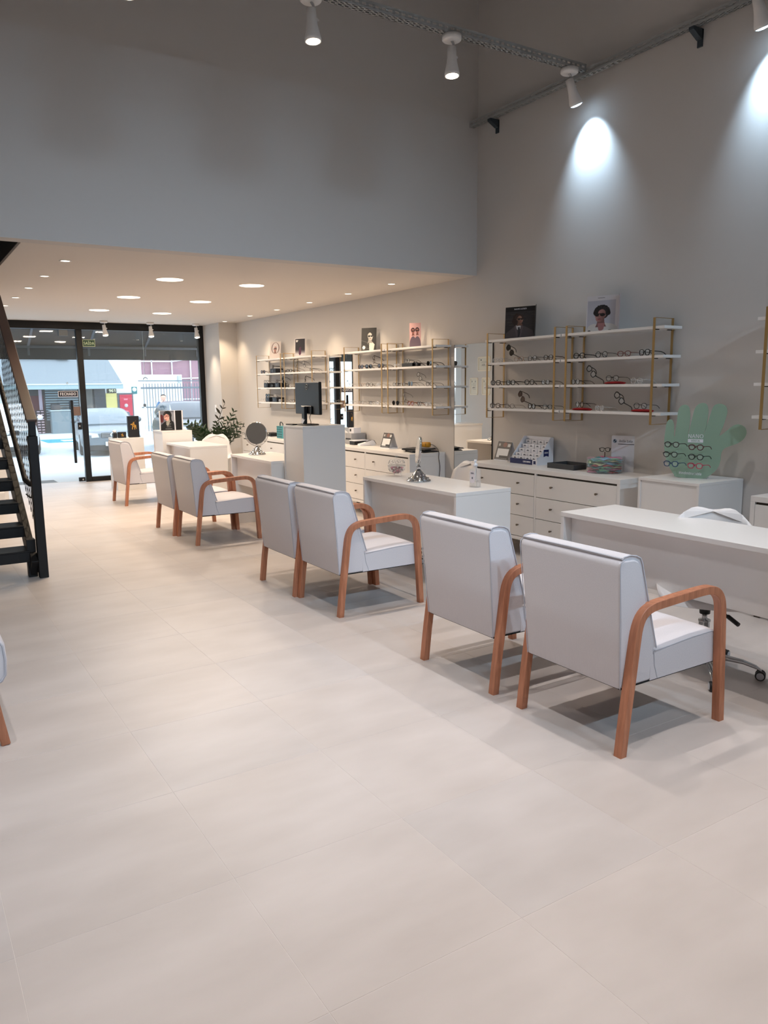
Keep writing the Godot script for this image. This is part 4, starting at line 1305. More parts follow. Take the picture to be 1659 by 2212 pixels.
func posters() -> void:
	# suit portrait, dark
	var im := canvas(112, 136, Color(0.17, 0.16, 0.17))
	for k in 60:
		var y := 22 + (k * 37) % 60
		im.fill_rect(Rect2i((k * 53) % 100, y, 14 + k % 20, 2), Color(0.24, 0.22, 0.215) if k % 2 else Color(0.13, 0.12, 0.13))
	im.fill_rect(Rect2i(0, 0, 112, 20), Color(0.03, 0.03, 0.035))
	shape(im, [Vector2(0, 136), Vector2(4, 112), Vector2(36, 84), Vector2(52, 78), Vector2(76, 86), Vector2(104, 104), Vector2(112, 136)], Color(0.29, 0.26, 0.27))
	shape(im, [Vector2(40, 80), Vector2(60, 82), Vector2(56, 104), Vector2(46, 98)], Color(0.75, 0.74, 0.74))
	shape(im, [Vector2(49, 88), Vector2(56, 88), Vector2(59, 130), Vector2(50, 130)], Color(0.16, 0.15, 0.17))
	shape(im, [Vector2(36, 84), Vector2(41, 79), Vector2(49, 118), Vector2(45, 136)], Color(0.35, 0.31, 0.32))
	shape(im, [Vector2(62, 82), Vector2(68, 84), Vector2(60, 136), Vector2(55, 132)], Color(0.35, 0.31, 0.32))
	shape(im, [Vector2(30, 40), Vector2(42, 28), Vector2(58, 32), Vector2(48, 50), Vector2(44, 76), Vector2(34, 80), Vector2(26, 64)], Color(0.15, 0.10, 0.08))
	head(im, Vector2(55, 52), 17, Color(0.62, 0.45, 0.38), Color(0.16, 0.10, 0.08), 1.0, true)
	var nrm := Vector3(-0.93, 0, 0.36)
	var p := poster("poster", "dark poster of a person in a grey suit and sunglasses, on the near shelves", Vector3(4.735, SHELF[0], -5.27), nrm, 0.29, 0.272, im, 0.05, 0.075, Color(0.05, 0.05, 0.055))
	text_on("lettering", "RALPH LAUREN", 0.0115, mt("letter white", Color(0.93, 0.93, 0.95), 0.5), p, facing(nrm, Vector3.ZERO) * Transform3D(Basis(Vector3.RIGHT, -0.05), Vector3(0, 0, 0)) * Transform3D(Basis(), Vector3(0, 0.252, 0.0035)), "Droid Serif")
	# curly hair portrait, white
	im = canvas(112, 136, Color(0.80, 0.79, 0.80))
	im.fill_rect(Rect2i(3, 18, 98, 118), Color(0.68, 0.68, 0.72))
	for q in [[28, 104, 18, 32], [76, 104, 28, 32]]: oval(im, q[0], 134, q[2] + 8, 28, Color(0.78, 0.76, 0.74))
	shape(im, [Vector2(20, 136), Vector2(30, 112), Vector2(44, 104), Vector2(70, 104), Vector2(94, 118), Vector2(100, 136)], Color(0.79, 0.77, 0.75))
	oval(im, 12, 134, 5, 4, Color(0.1, 0.08, 0.1))
	oval(im, 84, 133, 7, 3, Color(0.15, 0.13, 0.13))
	head(im, Vector2(51, 70), 28, Color(0.68, 0.48, 0.46), Color(0.055, 0.05, 0.06), -0.9, true, true)
	shape(im, [Vector2(40, 104), Vector2(66, 104), Vector2(62, 128), Vector2(50, 136), Vector2(44, 128)], Color(0.62, 0.43, 0.42))
	im.fill_rect(Rect2i(38, 7, 24, 2), Color(0.45, 0.44, 0.45))
	var nr2 := Vector3(-0.95, 0, 0.32)
	poster("poster", "white poster of a curly haired person in sunglasses, on the near shelves", Vector3(4.74, SHELF[0], -4.335), nr2, 0.262, 0.272, im, 0.05, 0.075, Color(0.66, 0.63, 0.65))
	# black and white portrait
	im = canvas(80, 116, Color(0.12, 0.12, 0.12))
	shape(im, [Vector2(44, 116), Vector2(42, 78), Vector2(58, 70), Vector2(72, 84), Vector2(66, 116)], Color(0.86, 0.84, 0.8))
	head(im, Vector2(46, 40), 21, Color(0.87, 0.86, 0.82), Color(0.05, 0.05, 0.05), 0.7, true)
	for k in 40: im.fill_rect(Rect2i((k * 29) % 42, 62 + (k * 17) % 50, 5, 2), Color(0.33, 0.32, 0.31))
	oval(im, 14, 98, 8, 9, Color(0.9, 0.89, 0.88))
	poster("poster", "black and white portrait poster leaning on the middle shelves, left half", Vector3(4.75, SHELF[0], -7.86), Vector3(-0.8, 0, 0.6), 0.185, 0.265, im, 0.1)
	# pink poster
	im = canvas(70, 116, Color(0.83, 0.66, 0.65))
	for q in [[22.0, 38.0], [48.0, 36.0]]:
		oval(im, q[0], 110, 22, 46, Color(0.42, 0.36, 0.4))
		head(im, Vector2(q[0], q[1]), 13, Color(0.72, 0.46, 0.4), Color(0.16, 0.08, 0.09), 0.5, true)
	poster("poster", "pink poster of two figures on the middle shelves, right half", Vector3(4.745, SHELF[0], -6.9), Vector3(-0.55, 0, 0.83), 0.12, 0.25, im, 0.06)
	# white headscarf portrait
	im = canvas(70, 90, Color(0.86, 0.82, 0.80))
	oval(im, 36, 34, 26, 30, Color(0.5, 0.42, 0.4))
	oval(im, 36, 34, 20, 28, Color(0.88, 0.84, 0.83))
	shape(im, [Vector2(8, 90), Vector2(16, 62), Vector2(36, 56), Vector2(58, 62), Vector2(66, 90)], Color(0.88, 0.83, 0.81))
	head(im, Vector2(35, 36), 15, Color(0.84, 0.6, 0.54), Color(0.87, 0.83, 0.82), -0.5, true)
	poster("poster", "pale portrait poster on the far shelves, left half", Vector3(4.75, SHELF[0], -10.47), Vector3(-0.9, 0, 0.42), 0.2, 0.245, im, 0.12)
	# dark product poster
	im = canvas(60, 100, Color(0.78, 0.76, 0.77))
	im.fill_rect(Rect2i(2, 3, 56, 62), Color(0.12, 0.11, 0.15))
	for y in range(60, 84): im.fill_rect(Rect2i(2, y, 56, 1), Color(0.12, 0.11, 0.15).lerp(Color(0.78, 0.76, 0.77), (y - 60) / 24.0))
	shape(im, [Vector2(24, 50), Vector2(36, 46), Vector2(36, 84), Vector2(28, 92), Vector2(22, 84)], Color(0.28, 0.12, 0.24))
	shape(im, [Vector2(6, 8), Vector2(20, 10), Vector2(14, 20), Vector2(6, 20)], Color(0.8, 0.8, 0.8))
	poster("poster", "dark poster with a purple shape on the far shelves, right half", Vector3(4.75, SHELF[0], -9.65), Vector3(-0.9, 0, 0.42), 0.175, 0.245, im, 0.05)

# ---------------------------------------------------------------- things on the counters and desks
func hand_display() -> void:
	var k := 0.000497
	var o := [Vector2(400, 1195), Vector2(360, 1160), Vector2(320, 1100), Vector2(275, 1010), Vector2(240, 900), Vector2(220, 760), Vector2(218, 640), Vector2(225, 540), Vector2(235, 440), Vector2(250, 395), Vector2(280, 372), Vector2(305, 385), Vector2(325, 430), Vector2(332, 500), Vector2(336, 612), Vector2(345, 612), Vector2(360, 450), Vector2(370, 300), Vector2(380, 230), Vector2(410, 182), Vector2(455, 165), Vector2(495, 185), Vector2(515, 240), Vector2(525, 330), Vector2(520, 480), Vector2(507, 570), Vector2(514, 570), Vector2(535, 450), Vector2(555, 330), Vector2(575, 230), Vector2(610, 165), Vector2(670, 140), Vector2(715, 160), Vector2(740, 230), Vector2(740, 320), Vector2(725, 480), Vector2(702, 552), Vector2(710, 552), Vector2(735, 440), Vector2(770, 290), Vector2(790, 210), Vector2(820, 165), Vector2(880, 150), Vector2(940, 180), Vector2(965, 250), Vector2(955, 330), Vector2(920, 480), Vector2(888, 582), Vector2(905, 585), Vector2(980, 510), Vector2(1040, 452), Vector2(1095, 430), Vector2(1150, 445), Vector2(1190, 490), Vector2(1200, 560), Vector2(1165, 640), Vector2(1090, 700), Vector2(1000, 740), Vector2(945, 780), Vector2(920, 850), Vector2(915, 950), Vector2(880, 1060), Vector2(800, 1150), Vector2(700, 1202)]
	var pts := []
	for p in o: pts.append(Vector2((p.x - 560) * k * 1.06, (1202 - p.y) * k * 0.97))
	var t := thing("hand_display", "green hand-shaped eyewear display with white NANO print on the cube pedestal", "display stand", Vector3(4.605, 0.807, -3.375), 0.0)
	var xf := facing(Vector3(-0.9, 0, 0.44), Vector3.ZERO)
	var green := mt("display green", Color(0.56, 0.67, 0.585), 0.35)
	put("hand_board", ext(curve2(pts, 3, true), -0.004, 0.004, xf), green, t)
	var st := st0()
	cbox(st, Vector3(-0.08, 0, -0.07), Vector3(0.11, 0.006, 0.0), 0.001, xf)
	cbox(st, Vector3(0.08, 0, -0.07), Vector3(0.086, 0.1, -0.004), 0.001, xf)
	put("easel_foot", done(st), clear("acrylic", Color(0.8, 0.92, 0.88, 0.3)), t)
	var wt := mt("letter white", Color(0.93, 0.93, 0.95), 0.5)
	text_on("lettering", "NANO", 0.027, wt, t, xf * Transform3D(Basis(), Vector3(0.024, 0.288, 0.0045)), "Droid Sans", false, 1.0)
	put("print_box", box(Vector3(-0.025, 0.245, 0.004), Vector3(0.073, 0.268, 0.0046), 0), wt, t, xf)
	text_on("lettering", "VISTA", 0.014, green, t, xf * Transform3D(Basis(), Vector3(0.024, 0.2565, 0.0052)), "Droid Sans", true, 1.1)
	text_on("lettering", "#indestructible", 0.019, wt, t, xf * Transform3D(Basis(Vector3.BACK, -0.03), Vector3(0.0, 0.033, 0.0045)), "Droid Sans", false, 0.85)
	var pg := st0(true)
	for q in [[-0.135, 0.238], [0.02, 0.228], [-0.14, 0.172], [0.022, 0.162], [-0.135, 0.11], [0.02, 0.10]]:
		tube(pg, [xf * Vector3(q[0] + 0.05, q[1] + 0.01, 0.0), xf * Vector3(q[0] + 0.045, q[1] + 0.01, 0.118)], 0.003, 6)
	put("pegs", done(pg), clear("acrylic", Color(0.8, 0.92, 0.88, 0.3)), t)
	var l0 := clear("clear lens", Color(0.95, 0.97, 1.0, 0.06))
	var cols := [["black and red", Color(0.12, 0.05, 0.06)], ["dark red", Color(0.3, 0.06, 0.10)], ["black", Color(0.03, 0.05, 0.05)], ["dark green", Color(0.03, 0.09, 0.09)], ["blue", Color(0.05, 0.22, 0.38)], ["pink", Color(0.72, 0.2, 0.32)]]
	var spots := [[-0.125, 0.222], [0.03, 0.208], [-0.132, 0.155], [0.032, 0.143], [-0.125, 0.092], [0.03, 0.084]]
	var rw := ["top", "middle", "bottom"]
	for i in 6:
		var fm := mt("kids frame %d" % i, cols[i][1], 0.35)
		var g := specs("small %s children's glasses on the green hand display, %s row, %s one" % [cols[i][0], rw[i / 2], ["left", "right"][i % 2]], "eyeglasses", fm, l0, 0.0225, 0.0185, 2.3 if i < 4 else 3.0, 0.0024)
		g.set_meta("group", "children's glasses on the hand display")
		var at: Vector3 = t.position + xf * Vector3(spots[i][0] + 0.02, spots[i][1] - 0.006, 0.122)
		g.transform = Transform3D(Basis(Vector3.UP, 0.18) * Basis.from_scale(Vector3(0.82, 0.92, 0.92)), at)

func counter_items() -> void:
	var top := 0.766
	var white := mt("carton white", Color(0.9, 0.9, 0.92), 0.5)
	var blue := mt("carton blue", Color(0.07, 0.12, 0.33), 0.45)
	# lens wipes dispenser
	var t := thing("dispenser_box", "white tiered LENS WIPES dispenser with blue front lip on the near drawer unit", "display box", Vector3(4.745, top, -5.1))
	var prof := [Vector2(-0.095, 0), Vector2(0.095, 0), Vector2(0.095, 0.232), Vector2(0.06, 0.232), Vector2(-0.085, 0.05), Vector2(-0.095, 0.045)]
	for z in [-0.17, 0.167]: put("side_panel", ext(prof, z, z + 0.003), white, t)
	put("base", box(Vector3(-0.093, 0, -0.167), Vector3(0.093, 0.004, 0.167), 0), white, t)
	put("back_panel", box(Vector3(0.09, 0.004, -0.167), Vector3(0.094, 0.232, 0.167), 0), white, t)
	put("front_lip", box(Vector3(-0.098, 0, -0.171), Vector3(-0.094, 0.045, 0.115), 0), blue, t)
	put("front_tab", box(Vector3(-0.098, 0, 0.1155), Vector3(-0.094, 0.045, 0.171), 0), white, t)
	var fx := facing(Vector3.LEFT, Vector3(-0.0985, 0.023, 0.045))
	text_on("lettering", "LENS WIPES", 0.014, white, t, fx, "Droid Sans", true, 0.9)
	var bs := [Vector2(-0.03, 0.085), Vector2(-0.03, 0.07), Vector2(-0.0, 0.076), Vector2(0.03, 0.07), Vector2(0.03, 0.13), Vector2(-0.03, 0.13)]
	put("logo_panel", ext([Vector2(-0.02, 0.068), Vector2(0.01, 0.076), Vector2(0.04, 0.068), Vector2(0.04, 0.13), Vector2(-0.02, 0.13)], 0.1702, 0.1712), blue, t)
	text_on("lettering", "ZEISS", 0.013, white, t, Transform3D(Basis(), Vector3(0.01, 0.103, 0.1715)), "Droid Sans", true, 1.0)
	put("logo_panel", ext([Vector2(-0.014, 0.006), Vector2(0.0, 0.01), Vector2(0.014, 0.006), Vector2(0.014, 0.036), Vector2(-0.014, 0.036)], 0.0, 0.001, facing(Vector3.LEFT, Vector3(-0.098, 0, 0.143))), blue, t)
	var st := st0()
	for i in 4: cbox(st, Vector3(-0.055 + i * 0.038, 0.004, -0.166), Vector3(0.0895, 0.03 + i * 0.036, 0.166), 0)
	put("tiers", done(st), white, t)
	var pk: Node3D = null
	var step := ["front", "second", "third", "fourth", "back"]
	for r in 5:
		for c in 4:
			var lab := "small white lens wipe packet in the dispenser, %s tier, %s from the left" % [step[r], ["first", "second", "third", "fourth"][c]]
			var at := Vector3(4.745 - 0.074 + r * 0.0385, top + 0.004 + (0 if r == 0 else 0.0 + 0.026 + (r - 1) * 0.036) + 0.0005, -5.1 - 0.12 + c * 0.08)
			if pk == null:
				pk = thing("wipe_packet", lab, "packet", at, 0.0, "lens wipe packets in the dispenser")
				put("carton", box(Vector3(-0.012, 0, -0.036), Vector3(0.012, 0.062, 0.036), 0.001), white, pk)
				var s2 := st0()
				cbox(s2, Vector3(-0.0127, 0.042, -0.014), Vector3(-0.0121, 0.048, 0.014), 0)
				cbox(s2, Vector3(-0.0127, 0.048, -0.005), Vector3(-0.0121, 0.053, 0.005), 0)
				cbox(s2, Vector3(-0.0127, 0.014, -0.02), Vector3(-0.0121, 0.016, 0.02), 0)
				put("printed_mark", done(s2), mt("print grey", Color(0.28, 0.3, 0.34), 0.6), pk)
			else:
				dup(pk, at, 0.0, lab)
	# tent cards
	var k := 0
	for q in [[Vector3(4.735, top, -5.44), "tent card with a dark photo strip beside the lens wipes dispenser"], [Vector3(4.665, top, -7.32), "tent card on the middle drawer unit beside the card reader"]]:
		var tc := thing("tent_card", q[1], "sign", q[0], 0.0, "tent cards")
		var im := canvas(72, 72, Color(0.16, 0.16, 0.17))
		im.fill_rect(Rect2i(4, 3, 62, 20), Color(0.32, 0.28, 0.26))
		oval(im, 40, 12, 11, 10, Color(0.5, 0.32, 0.26))
		im.fill_rect(Rect2i(54, 8, 14, 12), Color(0.78, 0.77, 0.76))
		im.fill_rect(Rect2i(6, 8, 10, 10), Color(0.72, 0.71, 0.7))
		im.fill_rect(Rect2i(6, 28, 60, 28), Color(0.86, 0.86, 0.86))
		if k == 1: im.fill_rect(Rect2i(6, 56, 32, 8), Color(0.86, 0.86, 0.86))
		else: im.fill_rect(Rect2i(6, 56, 16, 8), Color(0.86, 0.86, 0.86))
		for x in range(6, 66, 5): im.fill_rect(Rect2i(x, 67, 3, 2), Color(0.8, 0.8, 0.8))
		var f := facing(Vector3.LEFT, Vector3(-0.05, 0.012, 0))
		f.basis = f.basis * Basis(Vector3.RIGHT, -0.32)
		put("front_card", sheet(0.185, 0.168, 0.002), printed("tent %d" % k, im), tc, f)
		var b := facing(Vector3.RIGHT, Vector3(0.06, 0.012, 0))
		b.basis = b.basis * Basis(Vector3.RIGHT, -0.32)
		put("back_card", box(Vector3(-0.0925, 0, 0), Vector3(0.0925, 0.168, 0.002), 0), white, tc, b)
		put("base", box(Vector3(-0.052, 0, -0.0925), Vector3(0.062, 0.012, 0.0925), 0.001), white, tc)
		k += 1
	# grey tray
	var tr := thing("tray", "dark grey felt-lined eyewear tray lying on the near drawer unit", "tray", Vector3(4.715, top, -4.605))
	var grey := mt("tray grey", Color(0.25, 0.255, 0.265), 0.7)
	var s3 := st0()
	cbox(s3, Vector3(-0.115, 0, -0.15), Vector3(0.115, 0.006, 0.15), 0.001)
	for s in [-1, 1]:
		cbox(s3, Vector3(s * 0.109 - 0.006, 0.006, -0.15), Vector3(s * 0.109 + 0.006, 0.042, 0.15), 0.001)
		cbox(s3, Vector3(-0.1029, 0.006, s * 0.144 - 0.006), Vector3(0.1029, 0.042, s * 0.144 + 0.006), 0.001)
	put("rim", done(s3), grey, tr)
	put("felt_lining", box(Vector3(-0.1028, 0.0062, -0.1378), Vector3(0.1028, 0.009, 0.1378), 0), mt("tray felt", Color(0.14, 0.145, 0.15), 0.95), tr)
	# acrylic drum full of folded cloth pouches
	var dc := Vector3(4.70, top, -4.225)
	var dr := thing("pouch_drum", "clear acrylic drum heaped with coloured pouches, toy glasses on its lid", "display stand", dc)
	var ac := clear("acrylic rim", Color(0.93, 0.96, 0.97, 0.12))
	var s4 := st0(true)
	lathe(s4, [[0.136, 0.0], [0.138, 0.0], [0.138, 0.118], [0.136, 0.118]], 40)
	put("drum_wall", done(s4), ac, dr)
	var s5 := st0(true)
	lathe(s5, [[0.0, 0.0], [0.135, 0.0], [0.135, 0.004], [0.0, 0.004]], 40)
	put("drum_base", done(s5), ac, dr)
	var s6 := st0(true)
	lathe(s6, [[0.0, 0.004], [0.004, 0.004], [0.004, 0.16], [0.0, 0.16]], 10)
	put("stem", done(s6), mt("stem dark red", Color(0.25, 0.1, 0.12), 0.4), dr)
	var s7 := st0(true)
	var yf := facing(Vector3(-0.75, 0, 0.66), Vector3(0, 0.178, 0))
	for s in [-1.0, 1.0]:
		var rim := []
		for j in 16:
			var a := TAU * j / 16.0
			rim.append(yf * Vector3(s * 0.021 + signf(cos(a)) * pow(absf(cos(a)), 0.7) * 0.017 * (1.0 if sin(a) > 0 else 0.86), signf(sin(a)) * pow(absf(sin(a)), 0.7) * 0.015, 0))
		tube(s7, rim, 0.0024, 5, true)
		tube(s7, [yf * Vector3(s * 0.038, 0.012, 0), yf * Vector3(s * 0.043, 0.012, -0.002), yf * Vector3(s * 0.036, -0.012, -0.004)], 0.0022, 5)
	tube(s7, [yf * Vector3(-0.006, 0.01, 0), yf * Vector3(0.006, 0.01, 0)], 0.0026, 5)
	put("toy_glasses", done(s7), mt("frame black", Color(0.03, 0.028, 0.03), 0.25), dr)
	var pc := [["pink", Color(0.78, 0.42, 0.58)], ["light blue", Color(0.5, 0.68, 0.8)], ["mint green", Color(0.42, 0.68, 0.5)], ["red", Color(0.68, 0.17, 0.2)], ["cream", Color(0.8, 0.77, 0.6)], ["turquoise", Color(0.3, 0.55, 0.56)], ["coral", Color(0.78, 0.3, 0.24)]]
	var protos := []
	for c in pc: protos.append(null)
	var layer_c := [[4, 1, 3, 5, 0, 1, 4], [3, 0, 2, 3, 6, 5, 3], [4, 2, 5, 1, 2, 4, 0], [6, 3, 5, 3, 0, 6, 2], [4, 2, 3, 6, 2, 5, 1], [2, 1, 5, 2, 1, 4, 2], [0, 0, 1, 0, 2, 1, 5]]
	for l in layer_c.size():
		for j in 7:
			var ci: int = layer_c[l][j]
			var an := TAU * j / 7.0 + l * 0.7
			var at := dc + Vector3(cos(an) * 0.078, 0.006 + l * 0.0165 + (j % 2) * 0.004, sin(an) * 0.078)
			var lab := "%s folded cloth pouch piled in the clear drum" % pc[ci][0]
			var o: Node3D = protos[ci]
			if o == null:
				o = thing("cloth_pouch", lab, "pouch", at, 0.0, "%s pouches in the drum" % pc[ci][0])
				var s8 := st0(true)
				var rings := []
				for m in 6:
					var u := m / 2.5 - 1.0
					var r := PackedVector3Array()
					for b in 12:
						var a := TAU * b / 12.0
						r.append(Vector3(signf(cos(a)) * pow(absf(cos(a)), 0.6) * 0.052, (0.006 + 0.005 * sin(a)) * (1.0 - 0.3 * u * u) + 0.0025 * sin(3.0 * u + cos(a) * 2.0), u * 0.036))
					rings.append(r)
				loft(s8, rings)
				put("cloth", done(s8), mt("pouch " + pc[ci][0], pc[ci][1], 0.55), o)
				protos[ci] = o
			else:
				o = dup(o, at, 0.0, lab)
			o.transform.basis = Basis(Vector3.UP, -an + rng.randf_range(-0.5, 0.5)) * Basis(Vector3.BACK, rng.randf_range(-0.18, 0.1)) * Basis(Vector3.RIGHT, rng.randf_range(-0.12, 0.12))
	# card behind the drum
	var cs := thing("shelf_card", "white upright card with script lettering and a small globe behind the pouch drum", "sign", Vector3(4.845, top, -4.17))
	var cf := facing(Vector3(-0.97, 0, 0.25), Vector3.ZERO)
	var cd := [Vector2(-0.1, 0), Vector2(0.1, 0), Vector2(0.1, 0.275), Vector2(0.092, 0.283), Vector2(-0.092, 0.283), Vector2(-0.1, 0.275)]
	put("card", ext(cd, -0.003, 0.0, cf), white, cs)
	var ink := mt("ink", Color(0.10, 0.11, 0.14), 0.6)
	text_on("lettering", "Bella Lola", 0.018, ink, cs, cf * Transform3D(Basis(Vector3(1, 0, 0), Vector3(0.22, 1, 0), Vector3(0, 0, 1)), Vector3(0.02, 0.24, 0.0005)), "Droid Serif")
	put("printed_line", box(Vector3(-0.045, 0.214, 0), Vector3(0.09, 0.219, 0.0006), 0), ink, cs, cf)
	var im2 := canvas(24, 24, Color(0.9, 0.9, 0.92))
	oval(im2, 12, 12, 11, 11, Color(0.55, 0.63, 0.7))
	shape(im2, [Vector2(4, 6), Vector2(12, 3), Vector2(13, 10), Vector2(7, 14)], Color(0.1, 0.14, 0.2))
	shape(im2, [Vector2(14, 12), Vector2(21, 10), Vector2(18, 20), Vector2(13, 18)], Color(0.1, 0.14, 0.2))
	put("globe_print", sheet(0.034, 0.034, 0.0006), printed("globe", im2), cs, cf * Transform3D(Basis(), Vector3(-0.072, 0.222, 0)))
	# middle drawer unit
	var cm := thing("card_reader", "white card payment reader lying on the middle drawer unit", "card reader", Vector3(4.70, top, -7.85), -0.15)
	put("body", ext([Vector2(-0.1, 0), Vector2(0.02, 0.006), Vector2(0.05, 0.0), Vector2(0.085, 0.0), Vector2(0.1, 0.02), Vector2(0.075, 0.056), Vector2(0.055, 0.062), Vector2(-0.02, 0.036), Vector2(-0.1, 0.02)], -0.042, 0.042), white, cm)
	put("screen", box(Vector3(0.0, 0.0, -0.03), Vector3(0.07, 0.003, 0.03), 0), mt("reader screen", Color(0.42, 0.43, 0.45), 0.2), cm, Transform3D(Basis(Vector3.BACK, 0.335), Vector3(-0.015, 0.0385, 0)))
	put("end_trim", ext([Vector2(0.1, 0.018), Vector2(0.104, 0.022), Vector2(0.079, 0.06), Vector2(0.073, 0.058)], -0.042, 0.042), mt("reader dark", Color(0.2, 0.21, 0.22), 0.4), cm)
	var db := thing("flat_box", "flat black box with a white lid edge behind the card reader", "box", Vector3(4.70, top, -8.04))
	put("carton", box(Vector3(-0.09, 0, -0.06), Vector3(0.09, 0.045, 0.06), 0.001), mt("box black", Color(0.03, 0.03, 0.03), 0.5), db)
	put("lid", box(Vector3(-0.093, 0.0455, -0.063), Vector3(0.093, 0.056, 0.063), 0.001), white, db)
	var ft := thing("desk_organizer", "grey letter tray box by the far mirror on the middle drawer unit", "organizer", Vector3(4.75, top, -8.2))
	put("body", box(Vector3(-0.1, 0, -0.075), Vector3(0.1, 0.13, 0.075), 0.002), mt("organizer grey", Color(0.62, 0.62, 0.63), 0.5), ft)
	put("label_slot", box(Vector3(-0.103, 0.055, -0.06), Vector3(-0.1, 0.07, 0.06), 0), mt("slot dark", Color(0.16, 0.16, 0.17), 0.6), ft)
	put("drawer_front", box(Vector3(-0.104, 0.012, -0.068), Vector3(-0.1005, 0.05, 0.068), 0.001), mt("organizer grey", Color(0.62, 0.62, 0.63), 0.5), ft)
	var sb := thing("small_carton", "small white carton standing on the grey letter tray box", "box", Vector3(4.74, top + 0.13, -8.19))
	put("carton", box(Vector3(-0.05, 0, -0.055), Vector3(0.05, 0.065, 0.055), 0.001), white, sb)
	put("printed_mark", box(Vector3(-0.0512, 0.02, -0.04), Vector3(-0.0502, 0.05, -0.005), 0), mt("slot dark", Color(0.16, 0.16, 0.17), 0.6), sb)
	var n := 0
	for q in [[4.70, -6.72, 0.1, "lowest"], [4.66, -6.76, -0.2, "middle"], [4.68, -6.74, 0.35, "topmost"]]:
		var pp := thing("paper_pad", "black paper folder in the untidy pile on the middle drawer unit, %s" % q[3], "folder", Vector3(q[0], top + 0.0125 * n, q[1]), q[2], "black folders in a pile")
		put("cover", box(Vector3(-0.11, 0, -0.15), Vector3(0.11, 0.005, 0.15), 0.001), mt("folder black", Color(0.045, 0.045, 0.05), 0.5), pp)
		put("sheets", box(Vector3(-0.105, 0.0055, -0.15), Vector3(0.1, 0.0115, 0.14), 0), mt("sheets grey", [Color(0.2, 0.2, 0.21), Color(0.55, 0.54, 0.53), Color(0.08, 0.08, 0.09)][n], 0.7), pp)
		n += 1
	var yt := thing("corded_tool", "yellow corded hand tool on the black folders", "tool", Vector3(4.79, top + 0.038, -6.80), 0.25)
	var s9 := st0(true)
	var yr := []
	for q in [[-0.075, 0.016, 0.018], [-0.07, 0.02, 0.022], [-0.02, 0.024, 0.027], [0.03, 0.026, 0.029], [0.065, 0.025, 0.028], [0.072, 0.02, 0.022]]:
		var r := PackedVector3Array()
		for j in 14:
			var a := TAU * j / 14.0
			r.append(Vector3(signf(cos(a)) * pow(absf(cos(a)), 0.6) * q[1], 0.028 + signf(sin(a)) * pow(absf(sin(a)), 0.6) * q[2], q[0]))
		yr.append(r)
	loft(s9, yr)
	put("body", done(s9), mt("tool yellow", Color(0.78, 0.56, 0.13), 0.4), yt)
	put("grip_band", box(Vector3(-0.027, 0.012, 0.03), Vector3(0.027, 0.045, 0.042), 0.003), mt("tool band", Color(0.5, 0.35, 0.08), 0.5), yt)
	var cbl := thing("power_cord", "thin black cord hanging down the end of the middle drawer unit", "cord", Vector3.ZERO)
	var s10 := st0(true)
	tube(s10, curve2([Vector3(4.81, 0.835, -6.725), Vector3(4.80, 0.835, -6.66), Vector3(4.79, 0.81, -6.58), Vector3(4.78, 0.772, -6.53), Vector3(4.775, 0.7, -6.522), Vector3(4.79, 0.6, -6.522), Vector3(4.765, 0.45, -6.522), Vector3(4.71, 0.3, -6.52), Vector3(4.69, 0.12, -6.51), Vector3(4.70, 0.005, -6.48)], 5), 0.0035, 6)
	put("cord", done(s10), mt("cord black", Color(0.03, 0.03, 0.03), 0.5), cbl)
	# far drawer unit
	var fb := thing("flat_box", "flat dark box on the far drawer unit right of the quilted mirror", "box", Vector3(4.64, 0.745, -10.42))
	put("carton", box(Vector3(-0.08, 0.012, -0.13), Vector3(0.08, 0.06, 0.13), 0.003), mt("box black", Color(0.03, 0.03, 0.03), 0.5), fb)
	put("base", box(Vector3(-0.09, 0, -0.14), Vector3(0.09, 0.0115, 0.14), 0.001), white, fb)
	var bg := thing("gift_bag", "small turquoise checked bag on the far drawer unit beside the column", "bag", Vector3(4.62, 0.745, -10.03))
	var s11 := st0()
	var tq := mt("bag turquoise", Color(0.32, 0.62, 0.66), 0.6)
	var dk := mt("bag dark", Color(0.1, 0.16, 0.18), 0.6)
	put("body", box(Vector3(-0.04, 0, -0.09), Vector3(0.04, 0.17, 0.09), 0.004), tq, bg)
	for j in 5: cbox(s11, Vector3(-0.0415, 0.02 + j * 0.034, -0.09), Vector3(-0.0402, 0.026 + j * 0.034, 0.09), 0)
	for j in 4: cbox(s11, Vector3(-0.0415, 0.0, -0.06 + j * 0.04), Vector3(-0.0402, 0.17, -0.055 + j * 0.04), 0)
	put("check_pattern", done(s11), dk, bg)
	var s12 := st0(true)
	tube(s12, curve2([Vector3(0, 0.165, -0.055), Vector3(0, 0.21, -0.05), Vector3(0, 0.225, -0.02), Vector3(0, 0.205, 0.03), Vector3(0, 0.165, 0.05)], 4), 0.007, 6)
	put("handle", done(s12), dk, bg)

